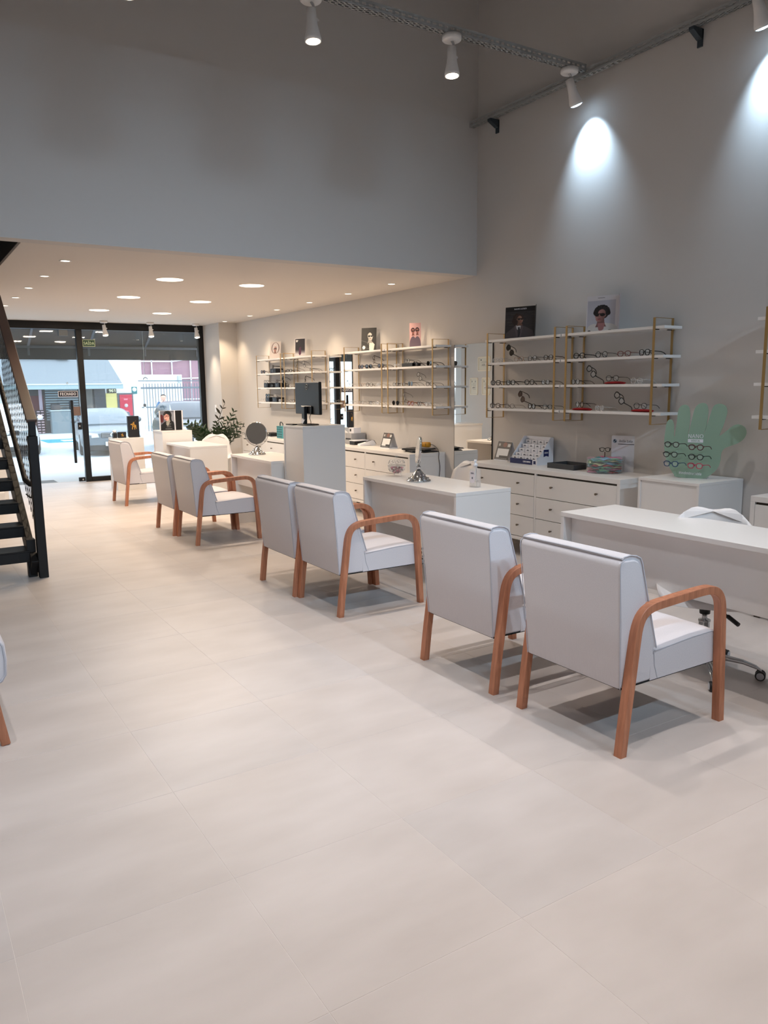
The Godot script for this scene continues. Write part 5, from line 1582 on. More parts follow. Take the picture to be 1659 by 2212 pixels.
func table_mirror(label: String, at: Vector3, normal: Vector3, tilt: float, r: float, cy: float, quilted: bool) -> void:
	var t := thing("table_mirror", label, "mirror", at)
	var ch := mt("chrome", Color(0.78, 0.79, 0.8), 0.1, 1.0)
	var st := st0(true)
	lathe(st, [[0.0, 0.0], [0.088, 0.0], [0.092, 0.005], [0.088, 0.012], [0.07, 0.02], [0.05, 0.042], [0.03, 0.07], [0.018, 0.085], [0.0, 0.086]], 36)
	put("base", done(st), ch, t)
	# raised drops around the foot
	var st2 := st0(true)
	for k in 12:
		var a := TAU * k / 12.0
		var c := Vector3(cos(a) * 0.069, 0.021, sin(a) * 0.069)
		lathe(st2, [[0.0, -0.008], [0.008, -0.006], [0.011, 0.0], [0.008, 0.007], [0.0, 0.009]], 8, Transform3D(Basis(), c))
		lathe(st2, [[0.0, -0.006], [0.006, -0.004], [0.008, 0.0], [0.006, 0.005], [0.0, 0.006]], 8, Transform3D(Basis(), Vector3(cos(a + 0.26) * 0.046, 0.046, sin(a + 0.26) * 0.046)))
	put("ornament", done(st2), ch, t)
	var neck := cy - r - 0.006
	var st3 := st0(true)
	lathe(st3, [[0.0, 0.085], [0.016, 0.085], [0.01, 0.1], [0.018, 0.108], [0.009, 0.116], [0.012, lerpf(0.116, neck, 0.6)], [0.008, neck], [0.0, neck]], 18)
	put("neck", done(st3), ch, t)
	var f := facing(normal, Vector3(0, cy, 0))
	f.basis = f.basis * Basis(Vector3.RIGHT, tilt)
	var turn := f * Transform3D(Basis(Vector3.RIGHT, PI / 2), Vector3.ZERO)   # lathe axis along the normal
	var st4 := st0(true)
	lathe(st4, [[r - 0.008, -0.008], [r, -0.008], [r + 0.003, 0.0], [r, 0.008], [r - 0.008, 0.008]], 48, turn)
	put("ring", done(st4), ch, t)
	var st5 := st0(true)
	lathe(st5, [[0.0, -0.005], [r - 0.007, -0.005], [r - 0.007, -0.002], [0.0, -0.002]], 48, turn)
	put("glass", done(st5), mt("mirror silver", Color(0.93, 0.93, 0.92), 0.01, 1.0), t)
	var st6 := st0(true)
	lathe(st6, [[0.0, 0.0], [r - 0.007, 0.0], [r - 0.007, 0.003], [0.0, 0.005]], 48, turn)
	put("back_disc", done(st6), mt("quilt brown", Color(0.30, 0.27, 0.25), 0.6) if quilted else mt("mirror silver", Color(0.93, 0.93, 0.92), 0.01, 1.0), t)
	if quilted:
		var st7 := st0()
		var rr := r - 0.01
		for k in range(-4, 5):
			var d := k * 0.026
			if absf(d) >= rr: continue
			var hl := sqrt(rr * rr - d * d)
			for an in [0.8, -0.72]:
				var u := Vector3(cos(an), sin(an), 0)
				var v := Vector3(-sin(an), cos(an), 0)
				bar(st7, f * (v * d - u * hl + Vector3(0, 0, 0.0052)), f * (v * d + u * hl + Vector3(0, 0, 0.0052)), 0.004, 0.004, f.basis * v, 0)
		put("quilting", done(st7), mt("quilt line", Color(0.05, 0.045, 0.04), 0.8), t)
	var st8 := st0(true)
	var hoop := []
	for k in 17:
		var a := PI + PI * k / 16.0
		hoop.append(Vector3(cos(a) * (r + 0.012), cy + sin(a) * (r + 0.012), 0))
	var flat := facing(normal, Vector3.ZERO)
	for k in hoop.size(): hoop[k] = flat * hoop[k]
	tube(st8, hoop, 0.004, 6)
	for s in [-1.0, 1.0]: lathe(st8, [[0.0, -0.008], [0.006, -0.006], [0.008, 0.0], [0.006, 0.006], [0.0, 0.008]], 10, Transform3D(Basis(), flat * Vector3(s * (r + 0.014), cy, 0)))
	put("yoke", done(st8), ch, t)

func desk_items() -> void:
	table_mirror("chrome round table mirror seen edge-on, on the desk with the soap pump", Vector3(3.27, 0.755, -4.72), Vector3(0.89, 0, 0.45), 0.12, 0.098, 0.232, false)
	table_mirror("round table mirror with a brown quilted back and chrome foot, on the far desk", Vector3(3.235, 0.755, -7.66), Vector3(-0.72, 0, 0.69), -0.05, 0.118, 0.222, true)
	# candy jar
	var j := thing("candy_jar", "round glass candy jar on little feet, pink sweets inside", "jar", Vector3(3.31, 0.755, -5.08))
	var gl := clear("jar glass", Color(0.93, 0.95, 0.94, 0.10))
	var st := st0(true)
	var pr := []
	for k in range(0, 13):
		var a := -PI / 2 + PI * 0.5 * k / 12.0
		pr.append([cos(a) * 0.068, 0.083 + sin(a) * 0.064])
	for k in range(12, -1, -1):
		var a := -PI / 2 + PI * 0.5 * k / 12.0
		pr.append([cos(a) * 0.064, 0.083 + sin(a) * 0.060])
	lathe(st, pr, 36)
	put("bowl", done(st), gl, j)
	var st2 := st0(true)
	pr = []
	for k in range(0, 11): pr.append([cos(PI * 0.5 * k / 11.0) * 0.068, 0.086 + sin(PI * 0.5 * k / 11.0) * 0.056])
	pr.append([0.006, 0.142]); pr.append([0.006, 0.15]); pr.append([0.013, 0.157]); pr.append([0.013, 0.166]); pr.append([0.0, 0.17])
	lathe(st2, pr, 36)
	put("lid", done(st2), gl, j)
	var st3 := st0(true)
	for k in 3:
		var a := TAU * k / 3.0 + 0.5
		tube(st3, [Vector3(cos(a) * 0.03, 0.026, sin(a) * 0.03), Vector3(cos(a) * 0.036, 0.012, sin(a) * 0.036), Vector3(cos(a) * 0.038, 0.004, sin(a) * 0.038)], 0.006, 8, false, 0.0045)
	put("foot", done(st3), gl, j)
	var st4 := st0(true)   # relief swirls
	for k in 9:
		var a := TAU * k / 9.0
		for half in [[0.05, 0.012], [0.115, 0.012]]:
			var ring := []
			for m in 10:
				var b := TAU * m / 10.0
				var yy: float = half[0] + sin(b) * half[1]
				var rad := sqrt(maxf(0.0, 0.0682 * 0.0682 - (yy - 0.084) * (yy - 0.084)))
				var aa := a + cos(b) * 0.19
				ring.append(Vector3(cos(aa) * rad, yy, sin(aa) * rad))
			tube(st4, ring, 0.0015, 4, true)
	var rim := []
	for m in 30: rim.append(Vector3(cos(TAU * m / 30.0) * 0.0685, 0.085, sin(TAU * m / 30.0) * 0.0685))
	tube(st4, rim, 0.0022, 5, true)
	put("relief", done(st4), clear("jar relief", Color(0.75, 0.73, 0.72, 0.5), 0.1), j)
	var cand := [Color(0.55, 0.12, 0.2), Color(0.72, 0.32, 0.42), Color(0.4, 0.08, 0.13)]
	var cn := ["dark red", "pink", "maroon"]
	var pro := [null, null, null]
	for k in 22:
		var lay := k / 8
		var a := TAU * k / 8.0 + lay * 0.4
		var rad := [0.022, 0.042, 0.04][lay] as float
		var at := j.position + Vector3(cos(a) * rad * (0.5 if k % 3 == 0 else 1.0), 0.034 + lay * 0.017 + (0.004 if k % 2 else 0.0), sin(a) * rad * (0.5 if k % 3 == 0 else 1.0))
		var ci := k % 3
		if pro[ci] == null:
			pro[ci] = thing("candy", "%s wrapped sweet inside the glass candy jar" % cn[ci], "candy", at, 0.0, "%s sweets in the jar" % cn[ci])
			var s5 := st0(true)
			lathe(s5, [[0.004, -0.016], [0.002, -0.010], [0.0075, -0.006], [0.009, 0.0], [0.0075, 0.006], [0.002, 0.010], [0.004, 0.016]], 8, Transform3D(Basis(Vector3.RIGHT, PI / 2), Vector3.ZERO))
			put("wrapper", done(s5), mt("candy " + cn[ci], cand[ci], 0.3), pro[ci])
			pro[ci].rotation.y = a
		else:
			dup(pro[ci], at, a * 1.7, "%s wrapped sweet inside the glass candy jar" % cn[ci])
	# pump bottle
	var b := thing("pump_bottle", "clear soap pump bottle with a white label at the corner of the desk", "bottle", Vector3(3.395, 0.755, -4.21), 0.35)
	var bst := st0(true)
	var br := []
	for q in [[0.0, 0.92], [0.004, 1.0], [0.115, 1.0], [0.124, 0.9], [0.13, 0.5], [0.134, 0.36], [0.145, 0.36]]:
		var r := PackedVector3Array()
		for k in 24:
			var a := TAU * k / 24.0
			r.append(Vector3(signf(cos(a)) * pow(absf(cos(a)), 0.55) * 0.028 * q[1], q[0], signf(sin(a)) * pow(absf(sin(a)), 0.55) * 0.038 * q[1]))
		br.append(r)
	loft(bst, br)
	put("bottle_body", done(bst), clear("bottle plastic", Color(0.93, 0.92, 0.92, 0.22), 0.05), b)
	var lq := st0(true)
	var lr := []
	for q in [[0.003, 0.93], [0.045, 0.95]]:
		var r := PackedVector3Array()
		for k in 24:
			var a := TAU * k / 24.0
			r.append(Vector3(signf(cos(a)) * pow(absf(cos(a)), 0.55) * 0.028 * q[1], q[0], signf(sin(a)) * pow(absf(sin(a)), 0.55) * 0.038 * q[1]))
		lr.append(r)
	loft(lq, lr)
	put("liquid", done(lq), clear("soap", Color(0.85, 0.8, 0.74, 0.25), 0.05), b)
	put("label", box(Vector3(-0.0295, 0.03, -0.024), Vector3(-0.0285, 0.112, 0.012), 0), mt("label pale", Color(0.87, 0.83, 0.84), 0.6), b)
	var ps := st0()
	cbox(ps, Vector3(-0.0302, 0.058, -0.01), Vector3(-0.0296, 0.072, -0.002), 0)
	cbox(ps, Vector3(-0.0302, 0.094, -0.018), Vector3(-0.0296, 0.097, 0.006), 0)
	cbox(ps, Vector3(-0.0302, 0.1, -0.018), Vector3(-0.0296, 0.1025, 0.004), 0)
	put("printed_mark", done(ps), mt("print grey", Color(0.28, 0.3, 0.34), 0.6), b)
	var ws := st0(true)
	lathe(ws, [[0.0, 0.144], [0.016, 0.144], [0.016, 0.162], [0.008, 0.164], [0.006, 0.176], [0.009, 0.178], [0.009, 0.19], [0.0, 0.191]], 18)
	tube(ws, [Vector3(0.0, 0.185, 0.0), Vector3(-0.02, 0.186, 0.008), Vector3(-0.034, 0.178, 0.014)], 0.0045, 8)
	tube(ws, [Vector3(0, 0.145, 0), Vector3(0.004, 0.06, 0.004), Vector3(0.01, 0.01, 0.008)], 0.0025, 6)
	put("pump", done(ws), mt("pump white", Color(0.9, 0.9, 0.91), 0.35), b)
	# monitor on the column
	var m := thing("monitor", "black computer monitor on the tall white column, its back and stand towards us", "monitor", Vector3(3.315, 1.1, -6.62))
	var bk := mt("monitor black", Color(0.04, 0.04, 0.043), 0.4)
	put("panel", box(Vector3(0.0, 0.1, -0.25), Vector3(0.03, 0.4, 0.25), 0.006), bk, m)
	put("screen", box(Vector3(0.0301, 0.112, -0.24), Vector3(0.0312, 0.392, 0.24), 0), mt("screen off", Color(0.015, 0.015, 0.018), 0.15), m)
	put("back_bulge", box(Vector3(-0.014, 0.105, -0.11), Vector3(0.0, 0.18, 0.11), 0.005), mt("monitor dark", Color(0.018, 0.018, 0.02), 0.35), m)
	var ms := st0()
	cbox(ms, Vector3(-0.045, 0.012, -0.03), Vector3(-0.014, 0.175, 0.03), 0.005)
	put("stand_neck", done(ms), bk, m)
	var mb := st0(true)
	var mr := []
	for q in [[0.0, 1.0], [0.008, 1.0], [0.012, 0.94]]:
		var r := PackedVector3Array()
		for k in 28:
			var a := TAU * k / 28.0
			r.append(Vector3(signf(cos(a)) * pow(absf(cos(a)), 0.7) * 0.09 * q[1], q[0], signf(sin(a)) * pow(absf(sin(a)), 0.7) * 0.125 * q[1]))
		mr.append(r)
	loft(mb, mr)
	put("stand_base", done(mb), bk, m)
	var lg := st0(true)
	var lx := Transform3D(Basis(Vector3.BACK, PI / 2), Vector3(0.0, 0.355, 0.0))
	var lr2 := []
	for k in 28: lr2.append(Vector3(-0.0012, 0.355 + sin(TAU * k / 28.0) * 0.025, cos(TAU * k / 28.0) * 0.025))
	tube(lg, lr2, 0.0022, 5, true)
	put("logo_ring", done(lg), mt("logo silver", Color(0.62, 0.6, 0.56), 0.3, 0.6), m)
	text_on("lettering", "DELL", 0.011, mt("logo silver", Color(0.62, 0.6, 0.56), 0.3, 0.6), m, facing(Vector3.LEFT, Vector3(-0.0012, 0.355, 0)), "Droid Sans", true, 1.05)
	var kb := thing("keyboard_wedge", "black keyboard edge and papers lying beside the monitor stand on the column", "keyboard", Vector3(3.26, 1.1, -6.72), 0.1)
	put("body", box(Vector3(-0.085, 0, -0.08), Vector3(-0.02, 0.012, 0.05), 0.003), bk, kb)
	var tg := put("paper_tag", box(Vector3(-0.012, 0, -0.02), Vector3(-0.010, 0.05, 0.02), 0), mt("carton white", Color(0.9, 0.9, 0.92), 0.5), m, Transform3D(Basis(Vector3.RIGHT, 0.5) * Basis(Vector3.BACK, -0.3), Vector3(-0.045, 0.02, -0.01)))
	tg.set_meta("label", "small white paper tag on the stand")
	var cb := st0(true)
	tube(cb, curve2([Vector3(-0.004, 0.11, 0.08), Vector3(-0.012, 0.07, 0.075), Vector3(-0.014, 0.03, 0.1), Vector3(-0.03, 0.014, 0.13), Vector3(0.0, 0.006, 0.17)], 5), 0.003, 6)
	put("cable", done(cb), bk, m)

func rider(t: Node3D, xf: Transform3D, s: float, m: Material) -> void:  # a small gold emblem: horse and rider with a raised mallet
	var horse := [Vector2(-0.30, 0.30), Vector2(-0.42, 0.22), Vector2(-0.40, 0.12), Vector2(-0.26, 0.16), Vector2(-0.18, 0.02), Vector2(-0.2, -0.16), Vector2(-0.26, -0.40), Vector2(-0.2, -0.52), Vector2(-0.15, -0.50), Vector2(-0.13, -0.3), Vector2(-0.05, -0.12), Vector2(0.08, -0.12), Vector2(0.06, -0.32), Vector2(0.1, -0.54), Vector2(0.16, -0.54), Vector2(0.16, -0.34), Vector2(0.22, -0.18), Vector2(0.3, -0.32), Vector2(0.28, -0.46), Vector2(0.34, -0.48), Vector2(0.38, -0.3), Vector2(0.34, -0.1), Vector2(0.36, 0.06), Vector2(0.26, 0.14), Vector2(0.12, 0.12), Vector2(0.0, 0.12), Vector2(-0.1, 0.18), Vector2(-0.2, 0.28)]
	var man := [Vector2(-0.06, 0.10), Vector2(-0.16, 0.0), Vector2(-0.12, -0.1), Vector2(-0.04, -0.02), Vector2(0.1, 0.02), Vector2(0.14, 0.18), Vector2(0.1, 0.36), Vector2(0.06, 0.40), Vector2(0.08, 0.50), Vector2(0.0, 0.56), Vector2(-0.08, 0.50), Vector2(-0.06, 0.40), Vector2(-0.16, 0.34), Vector2(-0.24, 0.2), Vector2(-0.18, 0.18), Vector2(-0.08, 0.26)]
	var st := st0()
	for o in [horse, man]:
		var p := PackedVector2Array()
		for q in o: p.append(q * s)
		slab(st, p, 0, 0.002, xf)
	bar(st, xf * (Vector3(0.06, 0.36, 0.7) * Vector3(s, s, 0.001)), xf * (Vector3(0.3, 0.72, 0.7) * Vector3(s, s, 0.001)), 0.05 * s, 0.001, Vector3.ZERO, 0)
	bar(st, xf * (Vector3(0.24, 0.74, 0.7) * Vector3(s, s, 0.001)), xf * (Vector3(0.36, 0.66, 0.7) * Vector3(s, s, 0.001)), 0.06 * s, 0.001, Vector3.ZERO, 0)
	put("emblem", done(st), m, t)

func window_items() -> void:
	var navy := mt("display navy", Color(0.03, 0.04, 0.085), 0.55)
	var gold := mt("emblem gold", Color(0.75, 0.56, 0.22), 0.5)
	var t := thing("display_board", "tall navy display block with a gold horse-and-rider emblem by the shop window", "display stand", Vector3(3.0, 0.75, -11.7))
	put("block", box(Vector3(-0.08, 0, -0.03), Vector3(0.08, 0.31, 0.03), 0.002), navy, t)
	rider(t, Transform3D(Basis(), Vector3(0.0, 0.168, 0.0302)), 0.105, gold)
	var b := thing("display_board", "small navy block with a little gold emblem, left of the tall one", "display stand", Vector3(2.825, 0.75, -11.68))
	put("block", box(Vector3(-0.055, 0, -0.03), Vector3(0.055, 0.085, 0.03), 0.002), navy, b)
	rider(b, Transform3D(Basis(), Vector3(0.0, 0.04, 0.0302)), 0.045, gold)
	var c := thing("navy_cube", "small navy cube with a white ball on top, at the left end of the pedestal", "display stand", Vector3(2.727, 0.75, -11.7))
	put("cube", box(Vector3(-0.028, 0, -0.04), Vector3(0.028, 0.07, 0.04), 0.002), navy, c)
	var st := st0(true)
	lathe(st, [[0.0, 0.07], [0.02, 0.074], [0.03, 0.09], [0.028, 0.105], [0.014, 0.116], [0.0, 0.118]], 18)
	put("ball", done(st), mt("carton white", Color(0.9, 0.9, 0.92), 0.5), c)
	put("ledge", box(Vector3(-0.0, 0, 0), Vector3(0.05, 0.01, 0.06), 0.001), mt("carton white", Color(0.9, 0.9, 0.92), 0.5), t, Transform3D(Basis(), Vector3(-0.13, 0, -0.03)))
	# portrait display on the second pedestal
	var im := canvas(84, 116, Color(0.42, 0.43, 0.47))
	im.fill_rect(Rect2i(50, 10, 34, 60), Color(0.56, 0.57, 0.6))
	oval(im, 8, 46, 12, 24, Color(0.35, 0.12, 0.14))
	oval(im, 44, 26, 25, 26, Color(0.05, 0.045, 0.05))
	shape(im, [Vector2(52, 10), Vector2(66, 26), Vector2(68, 60), Vector2(58, 58)], Color(0.05, 0.045, 0.05))
	shape(im, [Vector2(0, 116), Vector2(2, 84), Vector2(24, 66), Vector2(58, 52), Vector2(78, 66), Vector2(84, 90), Vector2(84, 116)], Color(0.04, 0.04, 0.045))
	shape(im, [Vector2(34, 64), Vector2(56, 52), Vector2(60, 62), Vector2(44, 92), Vector2(34, 84)], Color(0.62, 0.6, 0.55))
	oval(im, 38, 36, 17, 25, Color(0.86, 0.66, 0.6), -0.2)
	shape(im, [Vector2(20, 20), Vector2(40, 8), Vector2(58, 18), Vector2(56, 26), Vector2(38, 18), Vector2(22, 28)], Color(0.05, 0.045, 0.05))
	for q in [28.0, 44.0]:
		oval(im, q, 33.0 - (q - 28) * 0.15, 8, 6, Color(0.3, 0.08, 0.09))
		oval(im, q, 33.0 - (q - 28) * 0.15, 6, 4, Color(0.82, 0.6, 0.55))
	oval(im, 33, 53, 5, 2, Color(0.6, 0.12, 0.16))
	for q in [[40, 76, 22], [42, 84, 16], [36, 94, 26], [28, 106, 40]]:
		for x in range(q[0], q[0] + q[2], 3): im.fill_rect(Rect2i(x, q[1], 2, 3), Color(0.72, 0.72, 0.7))
	var p := thing("portrait_display", "portrait display of a person in red glasses beside a black panel", "poster", Vector3(3.17, 0.9, -10.41))
	put("backboard", box(Vector3(-0.15, 0, -0.02), Vector3(0.17, 0.262, -0.003), 0.001), mt("carton white", Color(0.9, 0.9, 0.92), 0.5), p)
	put("print", sheet(0.185, 0.26, 0.004), printed("red glasses portrait", im), p, Transform3D(Basis(), Vector3(-0.045, 0.0, -0.002)))
	put("black_panel", box(Vector3(0.065, 0.0, -0.002), Vector3(0.15, 0.26, 0.002), 0), mt("panel black", Color(0.04, 0.035, 0.035), 0.4), p)

# ---------------------------------------------------------------- plant
func plant() -> void:
	var t := thing("potted_plant", "dark green leafy plant with arching fronds in the corner by the shop window", "plant", Vector3(4.13, 0, -11.35))
	var st := st0(true)
	lathe(st, [[0.0, 0.0], [0.15, 0.0], [0.19, 0.36], [0.2, 0.38], [0.2, 0.4], [0.175, 0.4], [0.165, 0.36], [0.0, 0.36]], 32)
	put("pot", done(st), mt("pot white", Color(0.85, 0.84, 0.82), 0.4), t)
	var st2 := st0(true)
	lathe(st2, [[0.0, 0.355], [0.16, 0.365], [0.0, 0.372]], 24)
	put("soil", done(st2), mt("soil", Color(0.1, 0.075, 0.05), 0.95), t)
	var leafm := mt("leaf green", Color(0.12, 0.22, 0.10), 0.38)
	leafm.backlight_enabled = true
	leafm.backlight = Color(0.05, 0.09, 0.03)
	var dry := mt("leaf dark", Color(0.16, 0.15, 0.08), 0.5)
	# way the frond leans (x, z), length, droop, tip lean
	var fr := [[0.02, 0.0, 0.92, 0.22, 1], [0.24, 0.12, 0.82, 0.35, 0]]
	for k in 34:
		var a := TAU * k / 34.0 * 5.0 + rng.randf() * 0.3
		fr.append([cos(a) * rng.randf_range(0.25, 0.6), sin(a) * rng.randf_range(0.25, 0.6), rng.randf_range(0.42, 0.68), rng.randf_range(0.3, 0.6), 0])
	for f in fr:
		var lean := Vector3(f[0], 0, f[1])
		var root := Vector3(clampf(f[0] * 0.15, -0.1, 0.1), 0.37, clampf(f[1] * 0.15, -0.1, 0.1))
		var pts := []
		var n := 11
		for i in n:
			var u := i / float(n - 1)
			pts.append(root + Vector3(0, 1, 0) * f[2] * (u - 0.35 * f[3] * u * u) + lean * f[2] * (0.5 * u + 0.6 * u * u) + (Vector3(0.12, 0, 0.06) * u * u * u if f[4] == 1 else Vector3.ZERO))
		var s := st0(true)
		tube(s, pts, 0.0085, 6, false, 0.003)
		var start := 2 if f[4] == 0 else 4
		for i in range(start, n):
			var d: Vector3 = (pts[mini(i + 1, n - 1)] - pts[maxi(i - 1, 0)]).normalized()
			var side := d.cross(Vector3(0.3, 0.2, 1)).normalized()
			side = side.rotated(d, rng.randf_range(-0.4, 0.4) + f[0] * 2.0)
			for sg in [-1.0, 1.0]:
				if f[4] == 1 and sg > 0 and i % 2 == 0: continue
				var w: Vector3 = (side * sg + d * 0.75 + Vector3(0, 0.1, 0)).normalized()
				var ln: float = rng.randf_range(0.085, 0.12) * (1.0 if i < n - 2 else 0.7)
				leaf(s, pts[i], w, d.cross(w).normalized(), ln, ln * (0.36 if f[4] == 0 else 0.3))
		put("frond", done(s), dry if f[4] == 1 else leafm, t)

func leaf(st: SurfaceTool, at: Vector3, along: Vector3, up: Vector3, ln: float, wd: float) -> void:  # a folded blade with thickness
	var across := along.cross(up).normalized()
	st.set_smooth_group(-1)
	var sec := [[0.0, 0.08], [0.25, 0.8], [0.5, 1.0], [0.75, 0.75], [1.0, 0.05]]
	for i in sec.size() - 1:
		for s in [-1.0, 1.0]:
			var a0: Vector3 = at + along * ln * sec[i][0] - up * 0.02 * sec[i][0] * sec[i][0]
			var b0: Vector3 = at + along * ln * sec[i + 1][0] - up * 0.02 * sec[i + 1][0] * sec[i + 1][0]
			var a1: Vector3 = a0 + across * s * wd * 0.5 * sec[i][1] + up * wd * 0.12 * sec[i][1]
			var b1: Vector3 = b0 + across * s * wd * 0.5 * sec[i + 1][1] + up * wd * 0.12 * sec[i + 1][1]
			var q := [a0, b0, b1, a1]
			if s < 0: q = [a0, a1, b1, b0]
			tri(st, q[0], q[1], q[2]); tri(st, q[0], q[2], q[3])
			var d := up * 0.0012
			tri(st, q[0] - d, q[2] - d, q[1] - d); tri(st, q[0] - d, q[3] - d, q[2] - d)

# ---------------------------------------------------------------- the street
const GY := -0.45

func car(called: String, label: String, at: Vector3, turn: float, body: Color, L: float, W: float, hood: float, roof: float, van: bool) -> void:  # nose at the origin facing +z, tail towards -z
	var t := thing(called, label, "car", at, turn)
	var paint := mt("paint " + called + body.to_html(), body, 0.25, 0.3)
	paint.clearcoat_enabled = true
	paint.clearcoat = 0.6
	var glassm := mt("car glass", Color(0.30, 0.37, 0.42), 0.08)
	var black := mt("car trim", Color(0.06, 0.07, 0.08), 0.5)
	var hw := W / 2
	var sect := func(z: float, w: float, y0: float, y1: float, sh: float) -> PackedVector3Array:
		var r := PackedVector3Array()
		for k in 20:
			var a := TAU * k / 20.0
			var cx := signf(cos(a)) * pow(absf(cos(a)), 0.35)
			var cy := signf(sin(a)) * pow(absf(sin(a)), 0.5)
			var y := lerpf(y0, y1, 0.5 + 0.5 * cy)
			r.append(Vector3(cx * w * (1.0 - sh * maxf(0.0, cy)), y, z))
		return r
	var st := st0(true)
	var h0 := hood - 0.16
	loft(st, [sect.call(0.0, hw * 0.78, 0.24, h0 - 0.05, 0.04), sect.call(-0.06, hw * 0.9, 0.2, h0, 0.05), sect.call(-0.3, hw * 0.97, 0.18, h0 + 0.06, 0.06), sect.call(-0.8, hw, 0.18, hood - 0.03, 0.07), sect.call(-1.15, hw, 0.18, hood + 0.02, 0.07), sect.call(-2.2, hw, 0.18, hood + 0.04, 0.06), sect.call(-L + 0.5, hw, 0.18, hood + 0.05, 0.06), sect.call(-L + 0.1, hw * 0.95, 0.22, hood + 0.02, 0.06), sect.call(-L, hw * 0.86, 0.28, hood - 0.1, 0.05)])
	put("body", done(st), paint, t)
	var st2 := st0(true)
	var tail := -L + (0.12 if van else 0.55)
	loft(st2, [sect.call(-1.0, hw * 0.84, hood - 0.1, hood + 0.03, 0.02), sect.call(-1.3, hw * 0.86, hood - 0.1, hood + 0.2, 0.08), sect.call(-1.75, hw * 0.88, hood - 0.1, roof - 0.06, 0.14), sect.call(-2.1, hw * 0.88, hood - 0.1, roof, 0.16), sect.call(tail + 0.6, hw * 0.88, hood - 0.1, roof - 0.02, 0.16), sect.call(tail + 0.15, hw * 0.86, hood - 0.1, roof - 0.14, 0.14), sect.call(tail, hw * 0.82, hood - 0.1, hood + 0.2, 0.05)])
	put("cabin", done(st2), paint, t)
	# windscreen and side windows as panes laid on the cabin
	var slope := Vector3(0, roof - 0.10 - hood - 0.05, -0.68).normalized()
	put("windscreen", ext([Vector2(-hw * 0.78, 0), Vector2(hw * 0.78, 0), Vector2(hw * 0.66, 0.72), Vector2(-hw * 0.66, 0.72)], -0.02, 0.03, Transform3D(Basis(Vector3.RIGHT, slope, Vector3.RIGHT.cross(slope)), Vector3(0, hood + 0.05, -1.12))), mt("windscreen", Color(0.62, 0.68, 0.70), 0.08), t)
	for s in [-1, 1]:
		var zs := [-1.62, -2.25, -2.95 if van else -2.9]
		for k in 2:
			var q := [Vector3(0, 0, 0)]
			var a: float = zs[k] - 0.05
			var b: float = zs[k + 1] + 0.03
			var yb := hood + 0.07
			var yt := roof - 0.12
			var pts := [Vector2(-a, yb), Vector2(-b, yb), Vector2(-b - (0.0 if k == 0 else 0.12), yt - (0.0 if k == 0 else 0.02)), Vector2(-a + (0.16 if k == 0 else 0.0), yt)]
			put("side_window", ext(pts, -0.02, 0.02, Transform3D(Basis(Vector3(0, 0, -1), Vector3(-s * 0.17, 0.985, 0), Vector3(s, 0, 0)), Vector3(s * (hw * 0.91 + 0.13), 0, 0))), glassm, t)
		var st3 := st0(true)
		lathe(st3, [[0.0, -0.05], [0.06, -0.045], [0.085, 0.0], [0.06, 0.045], [0.0, 0.05]], 10, Transform3D(Basis(Vector3.RIGHT, PI / 2), Vector3(s * (hw + 0.08), hood + 0.12, -1.45)))
		put("wing_mirror", done(st3), paint, t)
		put("headlight", ext([Vector2(-0.2, -0.06), Vector2(0.2, -0.08), Vector2(0.23, 0.09), Vector2(-0.16, 0.05)].map(func(p): return Vector2(p.x * s, p.y)), -0.06, 0.02, Transform3D(Basis(Vector3.UP, s * 0.35), Vector3(s * hw * 0.66, h0 - 0.09, -0.02))), mt("headlight", Color(0.75, 0.8, 0.82), 0.1), t)
		for z in [-0.85, -L + 0.8]:
			var st4 := st0(true)
			lathe(st4, [[0.0, -0.1], [0.27, -0.1], [0.31, -0.07], [0.31, 0.07], [0.27, 0.1], [0.0, 0.1]], 24, Transform3D(Basis(Vector3.BACK, PI / 2), Vector3(s * (hw - 0.1), 0.31, z)))
			var wl := put("wheel", done(st4), black, t)
			var st5 := st0(true)
			lathe(st5, [[0.0, -0.012], [0.19, -0.012], [0.21, 0.0], [0.19, 0.012], [0.0, 0.012]], 20, Transform3D(Basis(Vector3.BACK, PI / 2), Vector3(s * (hw + 0.005), 0.31, z)))
			put("hubcap", done(st5), mt("hubcap", Color(0.6, 0.62, 0.63), 0.3, 0.5), wl)
	put("grille", box(Vector3(-hw * 0.36, h0 - 0.17, -0.1), Vector3(hw * 0.36, h0 - 0.03, 0.012), 0.01), black, t)
	var st6 := st0()
	for k in 3: cbox(st6, Vector3(-hw * 0.34, h0 - 0.15 + k * 0.042, 0.0), Vector3(hw * 0.34, h0 - 0.135 + k * 0.042, 0.02), 0.002)
	put("grille_bars", done(st6), mt("hubcap", Color(0.6, 0.62, 0.63), 0.3, 0.5), t)
	var st7 := st0(true)
	lathe(st7, [[0.0, -0.006], [0.055, -0.006], [0.06, 0.0], [0.055, 0.008], [0.0, 0.008]], 20, Transform3D(Basis(Vector3.RIGHT, PI / 2), Vector3(0, h0 - 0.09, 0.026)))
	put("badge", done(st7), mt("badge", Color(0.8, 0.82, 0.83), 0.2, 0.6), t)
	put("lower_bumper", box(Vector3(-hw * 0.8, 0.16, -0.15), Vector3(hw * 0.8, 0.34, 0.02), 0.03), black, t)
	put("plate", box(Vector3(-0.2, 0.3, 0.02), Vector3(0.2, 0.42, 0.035), 0.004), mt("plate white", Color(0.8, 0.82, 0.82), 0.5), t)

